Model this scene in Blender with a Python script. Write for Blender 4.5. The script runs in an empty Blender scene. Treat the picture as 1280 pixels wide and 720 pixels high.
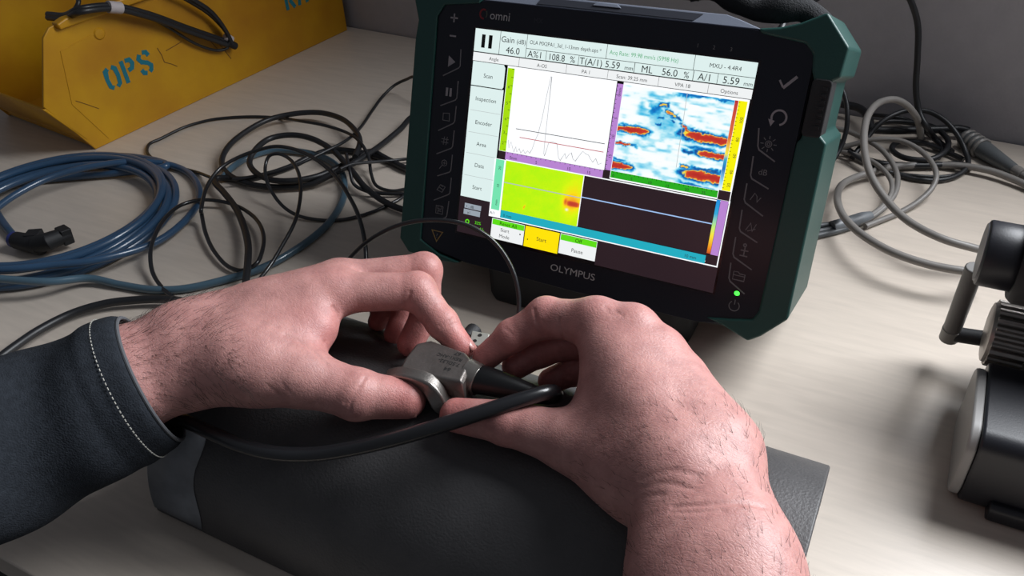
import bpy, bmesh, math, random
import numpy as np
from mathutils import Vector, Matrix

random.seed(7)
np.random.seed(7)
SC = bpy.context.scene
COL = SC.collection

# ------------------------------------------------------------------ camera
F = 1020.0                                   # focal length in pixels of a 1280 px wide frame
CAM = np.array([0.20953, -0.45828, 0.42514])  # origin: table top under the front edge of the instrument's foot
M = np.array([[0.8866609772, 0.2338189568, -0.3989498802],   # columns: right, down, forward
              [0.4578938390, -0.5643596783, 0.6868998367],
              [-0.0645410228, -0.7917239727, -0.6074599636]])
cam_data = bpy.data.cameras.new('camera')
cam_data.sensor_width = 36.0
cam_data.lens = 36.0 * F / 1280.0
cam_data.clip_start = 0.01
cam = bpy.data.objects.new('camera', cam_data)
COL.objects.link(cam)
m4 = Matrix.Identity(4)
for r in range(3):
    m4[r][0], m4[r][1], m4[r][2], m4[r][3] = M[r][0], -M[r][1], -M[r][2], CAM[r]
cam.matrix_world = m4
SC.camera = cam

# ------------------------------------------------------------------ light and exposure
SC.view_settings.view_transform = 'Standard'
SC.view_settings.look = 'None'
SC.view_settings.gamma = 1.0
SC.view_settings.exposure = 0.0
WORLD = bpy.data.worlds.new('world')
SC.world = WORLD
WORLD.use_nodes = True
WORLD.node_tree.nodes['Background'].inputs[0].default_value = (0.86, 0.90, 1.0, 1)
WORLD.node_tree.nodes['Background'].inputs[1].default_value = 0.115

WALL_A = math.radians(-4.6)                  # the back wall turns a little towards the viewer at the right
WALL_P = Vector((-0.577, 0.510, 0.0))
WALL_U = Vector((math.cos(WALL_A), math.sin(WALL_A), 0))
WALL_N = Vector((math.sin(WALL_A), -math.cos(WALL_A), 0))   # towards the room
WIN_S0, WIN_S1, WIN_Z0, WIN_Z1 = 0.90, 1.90, 0.42, 1.40       # window opening along the wall (metres from WALL_P)


def area_light(name, loc, direction, sx, sy, power, color):
    d = bpy.data.lights.new(name, 'AREA')
    d.shape = 'RECTANGLE'
    d.size, d.size_y, d.energy, d.color = sx, sy, power, color
    o = bpy.data.objects.new(name, d)
    COL.objects.link(o)
    o.location = loc
    o.rotation_euler = Vector(direction).to_track_quat('-Z', 'Y').to_euler()
    return o


wc = WALL_P + WALL_U * ((WIN_S0 + WIN_S1) / 2) + Vector((0, 0, (WIN_Z0 + WIN_Z1) / 2)) - WALL_N * 0.06
area_light('window_daylight', wc, WALL_N + Vector((0, 0, -0.25)), WIN_S1 - WIN_S0 - 0.1, WIN_Z1 - WIN_Z0 - 0.1, 47.0, (0.93, 0.96, 1.0))


# ------------------------------------------------------------------ pixels of the photograph to points
def ray(u, v):
    return M @ np.array([(u - 640) / F, (v - 360) / F, 1.0])


def at_z(u, v, z):
    d = ray(u, v)
    return Vector(CAM + d * ((z - CAM[2]) / d[2]))


def at_y(u, v, y):
    d = ray(u, v)
    return Vector(CAM + d * ((y - CAM[1]) / d[1]))


def at_d(u, v, depth):
    return Vector(CAM + ray(u, v) * depth)


TH = math.radians(22)                        # the instrument leans back
DEV_T = Vector((0.00031, 0.03300, 0.13506))  # centre of its screen
DEV_UP = Vector((0, math.sin(TH), math.cos(TH)))
DEV_OUT = Vector((0, -math.cos(TH), math.sin(TH)))


def S(u, v):
    """pixel -> millimetres on the screen, from its lower left corner"""
    d = Vector(ray(u, v))
    c = Vector(CAM)
    t = (DEV_T - c).dot(DEV_OUT) / d.dot(DEV_OUT)
    q = c + d * t - DEV_T
    return q.x * 1000 + 105.5, q.dot(DEV_UP) * 1000 + 79.0


# ------------------------------------------------------------------ materials
def mat(name, col, rough=0.5, metal=0.0, bump=0.0, bscale=200.0, var=0.0, vscale=20.0, emit=None, estr=1.0, coat=0.0, sss=0.0,
        stretch=None, spec=0.5, detail=4.0, col2=None, trans=0.0):
    m = bpy.data.materials.new(name)
    m.use_nodes = True
    nt = m.node_tree
    b = nt.nodes['Principled BSDF']
    b.inputs['Base Color'].default_value = (*col, 1)
    b.inputs['Roughness'].default_value = rough
    b.inputs['Metallic'].default_value = metal
    b.inputs['Coat Weight'].default_value = coat
    b.inputs['Specular IOR Level'].default_value = spec
    b.inputs['Transmission Weight'].default_value = trans
    if sss:
        b.inputs['Subsurface Weight'].default_value = sss
        b.inputs['Subsurface Radius'].default_value = (0.004, 0.0015, 0.0008)
        b.inputs['Subsurface Scale'].default_value = 1.0
    if emit:
        b.inputs['Emission Color'].default_value = (*emit, 1)
        b.inputs['Emission Strength'].default_value = estr
    if bump or var:
        tc = nt.nodes.new('ShaderNodeTexCoord')
        mp = nt.nodes.new('ShaderNodeMapping')
        nt.links.new(tc.outputs['Object'], mp.inputs['Vector'])
        if stretch:
            mp.inputs['Scale'].default_value = stretch
    if var:
        n = nt.nodes.new('ShaderNodeTexNoise')
        n.inputs['Scale'].default_value = vscale
        n.inputs['Detail'].default_value = detail
        nt.links.new(mp.outputs[0], n.inputs['Vector'])
        r = nt.nodes.new('ShaderNodeValToRGB')
        r.color_ramp.elements[0].position, r.color_ramp.elements[1].position = 0.3, 0.7
        c2 = col2 or tuple(max(0, c * (1 - var)) for c in col)
        r.color_ramp.elements[0].color = (*c2, 1)
        r.color_ramp.elements[1].color = (*(min(1, c * (1 + var * 0.4)) for c in col), 1)
        nt.links.new(n.outputs['Fac'], r.inputs['Fac'])
        nt.links.new(r.outputs['Color'], b.inputs['Base Color'])
    if bump:
        n2 = nt.nodes.new('ShaderNodeTexNoise')
        n2.inputs['Scale'].default_value = bscale
        n2.inputs['Detail'].default_value = 3
        nt.links.new(mp.outputs[0], n2.inputs['Vector'])
        bn = nt.nodes.new('ShaderNodeBump')
        bn.inputs['Strength'].default_value = bump
        bn.inputs['Distance'].default_value = 0.001
        nt.links.new(n2.outputs['Fac'], bn.inputs['Height'])
        nt.links.new(bn.outputs['Normal'], b.inputs['Normal'])
    return m


def srgb(r, g, b):
    return tuple((c / 255 / 12.92) if c / 255 < 0.04045 else ((c / 255 + 0.055) / 1.055) ** 2.4 for c in (r, g, b))


def glow(name, rgb, strength=1.0):
    c = srgb(*rgb)
    return mat(name, tuple(x * 0.05 for x in c), 0.35, emit=c, estr=strength)


MT = {}
MT['table'] = mat('birch_laminate', srgb(208, 196, 183), 0.34, bump=0.05, bscale=260, var=0.08, vscale=26, stretch=(1.0, 9, 9), spec=0.5, detail=6)
MT['wall'] = mat('grey_wall_paint', srgb(172, 170, 176), 0.8, bump=0.35, bscale=420, var=0.05, vscale=60)
MT['floor'] = mat('dark_floor', srgb(50, 48, 46), 0.6, bump=0.1, bscale=50)
MT['blackplastic'] = mat('black_plastic', srgb(25, 26, 33), 0.42, bump=0.06, bscale=900)
MT['bezel'] = mat('bezel_film', srgb(20, 22, 34), 0.3, spec=0.4)
MT['rubber'] = mat('black_rubber', srgb(24, 25, 28), 0.62, bump=0.15, bscale=700)
MT['green'] = mat('dark_green_rubber', srgb(26, 68, 63), 0.45, bump=0.12, bscale=800)
MT['greytop'] = mat('grey_case_plastic', srgb(120, 126, 140), 0.38, bump=0.05, bscale=800)
MT['sticker'] = mat('dark_label_film', srgb(58, 60, 68), 0.35)
MT['strap'] = mat('woven_strap', srgb(38, 39, 42), 0.9, bump=1.0, bscale=900)
MT['glass'] = mat('screen_glass', srgb(30, 20, 24), 0.12, spec=0.5)
MT['icon'] = mat('grey_print', srgb(150, 145, 150), 0.6)
MT['icondim'] = mat('dim_print', srgb(116, 114, 118), 0.6)
MT['logo'] = mat('silver_print', srgb(178, 176, 178), 0.45)
MT['red'] = mat('red_print', srgb(120, 20, 28), 0.5)
MT['yellow'] = mat('yellow_bin_plastic', srgb(194, 144, 8), 0.45, bump=0.08, bscale=160, var=0.28, vscale=13, col2=srgb(176, 118, 8), detail=8)
MT['stain'] = mat('brown_grime', srgb(104, 66, 18), 0.6)
MT['stencil'] = mat('teal_stencil_paint', srgb(8, 112, 128), 0.6)
MT['blue'] = mat('blue_hose', srgb(48, 78, 108), 0.32, coat=0.3, var=0.25, vscale=9)
MT['bluegreen'] = mat('blue_hose_clear', srgb(74, 100, 116), 0.28, coat=0.3)
MT['cable'] = mat('black_cable', srgb(30, 31, 34), 0.42)
MT['boot'] = mat('black_boot', srgb(17, 18, 20), 0.38)
MT['cable2'] = mat('black_cable_gloss', srgb(30, 31, 34), 0.3, coat=0.3)
MT['grey'] = mat('grey_cable', srgb(128, 124, 120), 0.42)
MT['plug'] = mat('dark_grey_plug', srgb(88, 92, 94), 0.45)
MT['tape'] = mat('pale_tape', srgb(186, 178, 178), 0.5)
MT['pipe'] = mat('scaled_steel', srgb(74, 73, 74), 0.5, metal=0.0, bump=0.35, bscale=700, var=0.22, vscale=38, detail=8)
MT['patch'] = mat('masking_patch', srgb(122, 126, 132), 0.55, var=0.3, vscale=60)
MT['steel'] = mat('brushed_steel', srgb(150, 145, 140), 0.36, metal=0.85, bump=0.15, bscale=700, var=0.12, vscale=120)
MT['steeldark'] = mat('worn_steel', srgb(132, 126, 122), 0.4, metal=0.8, bump=0.2, bscale=500, var=0.2, vscale=90)
MT['alu'] = mat('aluminium', srgb(190, 190, 182), 0.42, metal=0.6)
MT['etch'] = mat('etched_marks', srgb(26, 24, 24), 0.7)
MT['hole'] = mat('bore_black', srgb(8, 8, 8), 0.9)
MT['sleeve'] = mat('charcoal_jersey', srgb(42, 46, 52), 0.95, bump=0.6, bscale=1100, var=0.25, vscale=260, spec=0.15)
MT['thread'] = mat('pale_thread', srgb(170, 168, 160), 0.8)
MT['hair'] = mat('dark_hair', srgb(40, 28, 24), 0.6)
MT['nail'] = mat('fingernail', srgb(196, 136, 130), 0.32, sss=0.1, coat=0.15)
MT['white'] = glow('lit_white', (226, 244, 242), 0.95)
MT['plotwhite'] = glow('lit_plot_white', (250, 252, 255), 1.05)
MT['tab'] = glow('lit_tab', (244, 247, 248), 0.95)
MT['lime'] = glow('lit_lime', (170, 226, 4), 0.95)
MT['yel'] = glow('lit_yellow', (247, 240, 0), 1.0)
MT['yel2'] = glow('lit_button_yellow', (255, 226, 0), 1.0)
MT['purple'] = glow('lit_purple', (188, 136, 214), 0.95)
MT['greenui'] = glow('lit_green', (40, 180, 30), 0.9)
MT['greenbtn'] = glow('lit_button_green', (96, 226, 20), 0.95)
MT['teal'] = glow('lit_teal', (30, 176, 196), 0.95)
MT['mint'] = glow('lit_mint', (120, 232, 180), 0.95)
MT['uidark'] = glow('unlit_cell', (40, 27, 33), 1.0)
MT['uiblack'] = mat('screen_ink', (0.004, 0.006, 0.006), 0.5)
MT['uigrey'] = glow('ink_grey', (150, 150, 152), 0.8)
MT['uired'] = glow('ink_red', (205, 60, 70), 0.8)
MT['uipale'] = glow('ink_pale', (196, 204, 204), 0.8)
MT['uigreen'] = glow('ink_green', (90, 190, 130), 0.8)
MT['uibox'] = glow('lit_box', (168, 178, 190), 0.8)
MT['led'] = glow('green_led', (60, 255, 60), 3.0)
MT['uicyan'] = glow('line_pale_blue', (170, 205, 255), 0.9)

# skin: colour from a per-vertex warmth attribute plus pores and fine creases
sk = mat('skin', srgb(196, 146, 134), 0.44, sss=0.12, spec=0.4)
nt = sk.node_tree
bs = nt.nodes['Principled BSDF']
tc = nt.nodes.new('ShaderNodeTexCoord')
at = nt.nodes.new('ShaderNodeAttribute'); at.attribute_name = 'warmth'
mx = nt.nodes.new('ShaderNodeMix'); mx.data_type = 'RGBA'
mx.inputs['A'].default_value = (*srgb(188, 140, 134), 1)
mx.inputs['B'].default_value = (*srgb(195, 112, 108), 1)
nt.links.new(at.outputs['Fac'], mx.inputs['Factor'])
nz = nt.nodes.new('ShaderNodeTexNoise'); nz.inputs['Scale'].default_value = 90; nz.inputs['Detail'].default_value = 8; nz.inputs['Roughness'].default_value = 0.7
nt.links.new(tc.outputs['Object'], nz.inputs['Vector'])
mx2 = nt.nodes.new('ShaderNodeMix'); mx2.data_type = 'RGBA'; mx2.blend_type = 'MULTIPLY'
mr = nt.nodes.new('ShaderNodeValToRGB')
mr.color_ramp.elements[0].color = (0.80, 0.74, 0.75, 1); mr.color_ramp.elements[0].position = 0.33
mr.color_ramp.elements[1].color = (1.06, 1.04, 1.04, 1); mr.color_ramp.elements[1].position = 0.62
nt.links.new(nz.outputs['Fac'], mr.inputs['Fac'])
mx2.inputs['Factor'].default_value = 1.0
nt.links.new(mx.outputs['Result'], mx2.inputs['A']); nt.links.new(mr.outputs['Color'], mx2.inputs['B'])
nt.links.new(mx2.outputs['Result'], bs.inputs['Base Color'])
# fine net of skin lines, pores and soft unevenness
wob = nt.nodes.new('ShaderNodeTexNoise'); wob.inputs['Scale'].default_value = 120; wob.inputs['Detail'].default_value = 3
wadd = nt.nodes.new('ShaderNodeMix'); wadd.data_type = 'VECTOR'; wadd.inputs['Factor'].default_value = 0.006
nt.links.new(tc.outputs['Object'], wob.inputs['Vector'])
nt.links.new(tc.outputs['Object'], wadd.inputs['A']); nt.links.new(wob.outputs['Color'], wadd.inputs['B'])
prev = None
for scale, rot, st, dist in ((300, 0.5, 0.16, 0.0007), (560, -0.7, 0.22, 0.0005)):
    mp_ = nt.nodes.new('ShaderNodeMapping'); mp_.inputs['Rotation'].default_value = (0.2, 0.1, rot); mp_.inputs['Scale'].default_value = (0.75, 1.5, 1.1)
    nt.links.new(wadd.outputs['Result'], mp_.inputs['Vector'])
    vo = nt.nodes.new('ShaderNodeTexVoronoi'); vo.inputs['Scale'].default_value = scale; vo.feature = 'DISTANCE_TO_EDGE'
    nt.links.new(mp_.outputs[0], vo.inputs['Vector'])
    rp = nt.nodes.new('ShaderNodeMapRange'); rp.inputs['From Max'].default_value = 0.16
    nt.links.new(vo.outputs['Distance'], rp.inputs['Value'])
    bb = nt.nodes.new('ShaderNodeBump'); bb.inputs['Strength'].default_value = st; bb.inputs['Distance'].default_value = dist * 0.45
    nt.links.new(rp.outputs['Result'], bb.inputs['Height'])
    if prev: nt.links.new(prev.outputs['Normal'], bb.inputs['Normal'])
    prev = bb
nz3 = nt.nodes.new('ShaderNodeTexNoise'); nz3.inputs['Scale'].default_value = 700; nz3.inputs['Detail'].default_value = 3
nt.links.new(tc.outputs['Object'], nz3.inputs['Vector'])
b2 = nt.nodes.new('ShaderNodeBump'); b2.inputs['Strength'].default_value = 0.22; b2.inputs['Distance'].default_value = 0.0005
nt.links.new(nz3.outputs['Fac'], b2.inputs['Height'])
nt.links.new(prev.outputs['Normal'], b2.inputs['Normal']); nt.links.new(b2.outputs['Normal'], bs.inputs['Normal'])
MT['skin'] = sk

# vertex-coloured picture on the display (a lit screen image)
pic = bpy.data.materials.new('scan_picture'); pic.use_nodes = True
pb = pic.node_tree.nodes['Principled BSDF']
pa = pic.node_tree.nodes.new('ShaderNodeVertexColor'); pa.layer_name = 'picture'
pic.node_tree.links.new(pa.outputs['Color'], pb.inputs['Emission Color'])
pb.inputs['Emission Strength'].default_value = 1.0
pb.inputs['Base Color'].default_value = (0.02, 0.02, 0.02, 1)
pb.inputs['Roughness'].default_value = 0.3
MT['picture'] = pic


# ------------------------------------------------------------------ mesh helpers
def V(p):
    return Vector(p)


class MB:
    """collects shapes into one mesh"""

    def __init__(self):
        self.v, self.f = [], []

    def add(self, vs, fs):
        n = len(self.v)
        self.v += [tuple(p) for p in vs]
        self.f += [tuple(i + n for i in q) for q in fs]
        return self

    def box(self, c, s, rot=None):
        R_ = rot.to_matrix() if rot is not None else Matrix.Identity(3)
        vs = [V(c) + R_ @ Vector((x * s[0] / 2, y * s[1] / 2, z * s[2] / 2)) for x in (-1, 1) for y in (-1, 1) for z in (-1, 1)]
        return self.add(vs, [(0, 1, 3, 2), (4, 6, 7, 5), (0, 4, 5, 1), (2, 3, 7, 6), (0, 2, 6, 4), (1, 5, 7, 3)])

    def prism(self, poly, z0, z1, fr=None, top_scale=None):
        """polygon (list of 2D points, counter-clockwise) extruded from z0 to z1; fr maps a local point to the place"""
        fr = fr or (lambda p: p)
        n = len(poly)
        if top_scale:
            cx = sum(p[0] for p in poly) / n; cy = sum(p[1] for p in poly) / n
            top = [(cx + (p[0] - cx) * top_scale, cy + (p[1] - cy) * top_scale) for p in poly]
        else:
            top = poly
        vs = [fr(Vector((p[0], p[1], z0))) for p in poly] + [fr(Vector((p[0], p[1], z1))) for p in top]
        fs = [tuple(range(n - 1, -1, -1)), tuple(range(n, 2 * n))] + [(i, (i + 1) % n, n + (i + 1) % n, n + i) for i in range(n)]
        return self.add(vs, fs)

    def quad(self, pts):
        return self.add(pts, [tuple(range(len(pts)))])

    def tube(self, pts, r, seg=10, closed=False, cap=True):
        pts = [V(p) for p in pts]
        n = len(pts)
        rr = r if isinstance(r, (list, tuple)) else [r] * n
        tang = []
        for i in range(n):
            a = pts[(i - 1) % n] if (closed or i > 0) else pts[i]
            b = pts[(i + 1) % n] if (closed or i < n - 1) else pts[i]
            t = b - a
            tang.append(t.normalized() if t.length > 1e-9 else Vector((0, 0, 1)))
        up = Vector((0, 0, 1)) if abs(tang[0].z) < 0.9 else Vector((1, 0, 0))
        nrm = (up - tang[0] * up.dot(tang[0])).normalized()
        vs = []
        for i in range(n):
            nrm = nrm - tang[i] * nrm.dot(tang[i])
            nrm = nrm.normalized() if nrm.length > 1e-6 else tang[i].orthogonal().normalized()
            bi = tang[i].cross(nrm)
            for k in range(seg):
                a = 2 * math.pi * k / seg
                vs.append(pts[i] + (nrm * math.cos(a) + bi * math.sin(a)) * rr[i])
        fs = []
        for i in range(n if closed else n - 1):
            j = (i + 1) % n
            for k in range(seg):
                l = (k + 1) % seg
                fs.append((i * seg + k, i * seg + l, j * seg + l, j * seg + k))
        if cap and not closed:
            fs.append(tuple(range(seg - 1, -1, -1)))
            fs.append(tuple((n - 1) * seg + k for k in range(seg)))
        return self.add(vs, fs)

    def lathe(self, prof, origin, axis, seg=32, caps=True):
        """profile (distance along axis, radius)"""
        ax = V(axis).normalized()
        u = ax.orthogonal().normalized()
        w = ax.cross(u)
        vs, fs = [], []
        for d, r_ in prof:
            for k in range(seg):
                a = 2 * math.pi * k / seg
                vs.append(V(origin) + ax * d + (u * math.cos(a) + w * math.sin(a)) * r_)
        for i in range(len(prof) - 1):
            for k in range(seg):
                l = (k + 1) % seg
                fs.append((i * seg + k, i * seg + l, (i + 1) * seg + l, (i + 1) * seg + k))
        if caps:
            fs.append(tuple(range(seg - 1, -1, -1)))
            fs.append(tuple((len(prof) - 1) * seg + k for k in range(seg)))
        return self.add(vs, fs)

    def ribbon(self, pts, w, z0, z1, fr=None, closed=False):
        """flat stroke of width w along 2D points, extruded z0..z1"""
        fr = fr or (lambda p: p)
        p = [Vector((q[0], q[1])) for q in pts]
        n = len(p)
        L, R_ = [], []
        for i in range(n):
            a = p[(i - 1) % n] if (closed or i > 0) else p[i]
            b = p[(i + 1) % n] if (closed or i < n - 1) else p[i]
            t = (b - a)
            t = t.normalized() if t.length > 1e-12 else Vector((1, 0))
            nn = Vector((-t.y, t.x)) * (w / 2)
            if 0 < i < n - 1 or closed:
                t1 = (p[i] - a).normalized()
                c = max(0.45, abs(t1.dot(t)))
                nn = nn / c
            L.append(p[i] + nn); R_.append(p[i] - nn)
        m = n if closed else n - 1
        vs = []
        for i in range(n):
            for z in (z0, z1):
                vs.append(fr(Vector((L[i].x, L[i].y, z)))); vs.append(fr(Vector((R_[i].x, R_[i].y, z))))
        fs = []
        for i in range(m):
            j = (i + 1) % n
            a, b = 4 * i, 4 * j
            fs += [(a + 2, a + 3, b + 3, b + 2), (a, b, b + 1, a + 1), (a, a + 2, b + 2, b), (a + 1, b + 1, b + 3, a + 3)]
        if not closed:
            e = 4 * (n - 1)
            fs += [(0, 1, 3, 2), (e, e + 2, e + 3, e + 1)]
        return self.add(vs, fs)

    def build(self, name, material, parent=None, smooth=40, bevel=0.0, bseg=2, local=None):
        me = bpy.data.meshes.new(name)
        vs = self.v
        if local is not None:
            vs = [local @ Vector(p) for p in vs]
        me.from_pydata([tuple(p) for p in vs], [], self.f)
        bm = bmesh.new(); bm.from_mesh(me)
        bmesh.ops.recalc_face_normals(bm, faces=bm.faces)
        bm.to_mesh(me); bm.free()
        if smooth:
            for p in me.polygons:
                p.use_smooth = True
            me.set_sharp_from_angle(angle=math.radians(smooth))
        o = bpy.data.objects.new(name, me)
        COL.objects.link(o)
        me.materials.append(MT[material] if isinstance(material, str) else material)
        if parent is not None:
            o.parent = parent
        if bevel:
            bv = o.modifiers.new('bevel', 'BEVEL')
            bv.width, bv.segments, bv.limit_method, bv.angle_limit = bevel, bseg, 'ANGLE', math.radians(35)
            bv.harden_normals = True
        return o


def tag(o, label=None, cat=None, group=None, kind=None):
    if label: o['label'] = label
    if cat: o['category'] = cat
    if group: o['group'] = group
    if kind: o['kind'] = kind
    return o


def empty(name, loc=(0, 0, 0), rot=(0, 0, 0)):
    o = bpy.data.objects.new(name, None)
    COL.objects.link(o)
    o.empty_display_size = 0.02
    o.location = loc
    o.rotation_euler = rot
    return o


def inv_of(o):
    """world -> the empty's own space, for parts measured in world coordinates"""
    return Matrix.LocRotScale(o.location, o.rotation_euler, None).inverted()


def spline(pts, step=0.004, closed=False):
    p = [V(q) for q in pts]
    n = len(p)
    out = []
    for i in range(n if closed else n - 1):
        p0 = p[(i - 1) % n] if (closed or i > 0) else p[i] * 2 - p[i + 1]
        p1, p2 = p[i], p[(i + 1) % n]
        p3 = p[(i + 2) % n] if (closed or i < n - 2) else p2 * 2 - p1
        k = max(2, int((p2 - p1).length / step))
        # centripetal parameters keep tight bends free of overshoot
        t01 = max(1e-6, (p1 - p0).length ** 0.5); t12 = max(1e-6, (p2 - p1).length ** 0.5); t23 = max(1e-6, (p3 - p2).length ** 0.5)
        m1 = (p2 - p1) + ((p1 - p0) / t01 - (p2 - p0) / (t01 + t12)) * t12
        m2 = (p2 - p1) + ((p3 - p2) / t23 - (p3 - p1) / (t12 + t23)) * t12
        for j in range(k):
            t = j / k
            t2, t3 = t * t, t * t * t
            out.append(p1 * (2 * t3 - 3 * t2 + 1) + m1 * (t3 - 2 * t2 + t) + p2 * (-2 * t3 + 3 * t2) + m2 * (t3 - t2))
    if not closed:
        out.append(p[-1])
    return out


_font_cache = {}


def text_into(mb, s, size, fr, align='LEFT', z=0.0, bold=0.0, shear=0.0, xs=1.0):
    """letter outlines filled flat, placed by fr (local x, y, z in the text's own frame)"""
    cu = bpy.data.curves.new('t', 'FONT')
    cu.body, cu.size, cu.align_x, cu.resolution_u, cu.offset, cu.shear = s, 1.0, align, 3, bold, shear
    ob = bpy.data.objects.new('t', cu)
    COL.objects.link(ob)
    dg = bpy.context.evaluated_depsgraph_get()
    me = bpy.data.meshes.new_from_object(ob.evaluated_get(dg))
    mb.add([fr(Vector((v.co.x * size * xs, v.co.y * size, z))) for v in me.vertices], [tuple(p.vertices) for p in me.polygons])
    bpy.data.objects.remove(ob); bpy.data.curves.remove(cu); bpy.data.meshes.remove(me)


# ------------------------------------------------------------------ setting
tb = empty('workbench', (0, 0.05, -0.75))
iv = inv_of(tb)
TY0 = -0.349
mb = MB()
y_l = (WALL_P + WALL_U * (-1.1)).y; y_r = (WALL_P + WALL_U * 2.2).y
x_l = (WALL_P + WALL_U * (-1.1)).x; x_r = (WALL_P + WALL_U * 2.2).x
mb.prism([(x_l, TY0), (x_r, TY0), (x_r, y_r - 0.002), (x_l, y_l - 0.002)], -0.028, 0.0)
mb.build('tabletop', 'table', tb, smooth=0, bevel=0.0015, local=iv)
for x in (x_l + 0.1, x_r - 0.1):
    for y in (TY0 + 0.08, 0.25):
        MB().box((x, y, -0.389), (0.05, 0.05, 0.722)).build('leg', 'blackplastic', tb, bevel=0.003, local=iv)
tag(tb, 'pale birch laminate workbench top with fine wood grain under everything', 'table')

wl = MB()


def wallbox(mb, s0, s1, z0, z1, th=0.14):
    c = WALL_P + WALL_U * ((s0 + s1) / 2) - WALL_N * (th / 2) + Vector((0, 0, (z0 + z1) / 2))
    mb.box(c, (s1 - s0, th, z1 - z0), Matrix.Rotation(WALL_A, 3, 'Z').to_quaternion())


wallbox(wl, -1.4, 2.6, -0.75, WIN_Z0)
wallbox(wl, -1.4, WIN_S0, WIN_Z0, 1.7)
wallbox(wl, WIN_S1, 2.6, WIN_Z0, 1.7)
wallbox(wl, WIN_S0, WIN_S1, WIN_Z1, 1.7)
tag(wl.build('wall_back', 'wall', None, smooth=0), kind='structure', label='plain grey painted wall behind the workbench')
fl = MB().box((0.4, -0.3, -0.76), (4.4, 2.6, 0.02)).build('floor', 'floor', None, smooth=0)
tag(fl, kind='structure')

# ------------------------------------------------------------------ flaw detector
dev = empty('flaw_detector', DEV_T + DEV_UP * -0.130 + DEV_OUT * -0.02, (math.radians(90) - TH, 0, 0))
tag(dev, 'black flaw detector with green rubber corners and lit scan screen standing on the workbench', 'instrument')
OFF = Vector((0, 0.130, 0.02))


def D(p):
    """centre-of-screen millimetres -> the detector's own space"""
    return Vector((p[0], p[1], p[2])) * 0.001 + OFF


def DS(p):
    """lower-left-of-screen millimetres -> the detector's own space"""
    return Vector((p[0] - 105.5, p[1] - 79.0, p[2])) * 0.001 + OFF


def rrect(x0, y0, x1, y1, r, n=5):
    pts = []
    for cx, cy, a0 in ((x1 - r, y0 + r, -90), (x1 - r, y1 - r, 0), (x0 + r, y1 - r, 90), (x0 + r, y0 + r, 180)):
        for k in range(n + 1):
            a = math.radians(a0 + 90 * k / n)
            pts.append((cx + r * math.cos(a), cy + r * math.sin(a)))
    return pts


MB().prism([(-140, -103), (-95, -104), (100, -104), (136, -101), (141, -86), (141, 80), (134, 98), (96, 100.5), (-96, 100.5), (-140, 98)], -91, -1.5, D).build(
    'housing', 'blackplastic', dev, bevel=0.002)
MB().prism([(-139.5, -92), (-136, -97), (-95, -103.5), (0, -104.5), (98, -103.5), (136, -96), (139.5, -90), (139.5, 88), (134, 95.5), (96, 99.5), (-96, 99.5), (-139.5, 95)], -2, 1.0, D).build(
    'front_bezel', 'bezel', dev, bevel=0.0006)
# sloping grey strip along the top of the case, its dark label and a latch
def slope(p):
    return D((p[0], 99.4 + p[1] * 0.80, 0.4 - p[1] * 0.60 + p[2]))


MB().prism([(-102, 0), (104, 0), (88, 6.0), (78, 9.0), (-98, 9.0)], -3, 0, slope).build('top_cover', 'greytop', dev, bevel=0.0006)
MB().prism([(-58, 1.6), (58, 1.6), (63, 7.6), (-56, 7.6)], 0, 0.7, slope).build('top_label', 'sticker', dev, bevel=0.0002)
MB().prism([(-16, 5.2), (6, 5.2), (2, 8.4), (-13, 8.4)], 0.6, 1.8, slope).build('latch', 'greytop', dev, bevel=0.0006)
# green rubber guards, left and right
gl = [(-137.5, -101), (-126, -106.5), (-120, -105), (-149, -106), (-158.5, -96), (-157.5, 66), (-156, 80), (-161.5, 94), (-145, 113), (-128, 105), (-104, 100), (-98, 96.5), (-126, 93), (-138.5, 86)]
gl = [(-100, -104.2), (-120, -101.5), (-138.5, -93), (-139.6, 84), (-134, 93), (-104, 96.8), (-102, 100.6), (-126, 105.5), (-143, 113), (-161, 95), (-156, 80), (-157.5, 66), (-158.5, -96), (-149, -106), (-124, -107), (-104, -105.5)]
MB().prism(gl[::-1], -93, 3.0, D).build('corner_guard', 'green', dev, bevel=0.003, bseg=3)
gr = [(104, -98), (122, -94.5), (136, -91), (139, -84), (139.6, 33), (142, 36), (142, 72), (139.5, 78), (138, 88), (132, 94), (104, 97), (101.5, 100), (115, 102), (127, 106), (141.5, 113.5), (158.5, 94.5), (157.5, 76), (152.5, 73), (152.5, 40), (158, 35), (159, -85), (144, -101.5), (136, -107.5), (116, -100.5)]
MB().prism(gr, -93, 3.0, D).build('corner_guard', 'green', dev, bevel=0.003, bseg=3)
MB().prism(rrect(141.2, 37.5, 153.6, 74, 3), -22, 3.7, D).build('port_cover', 'rubber', dev, bevel=0.001)
mb = MB()
for k in range(7):
    mb.prism([(148.6, 43 + k * 4), (151.4, 43 + k * 4), (151.4, 45 + k * 4), (148.6, 45 + k * 4)], 3.6, 4.4, D)
mb.build('grip_rib', 'rubber', dev)
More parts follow.
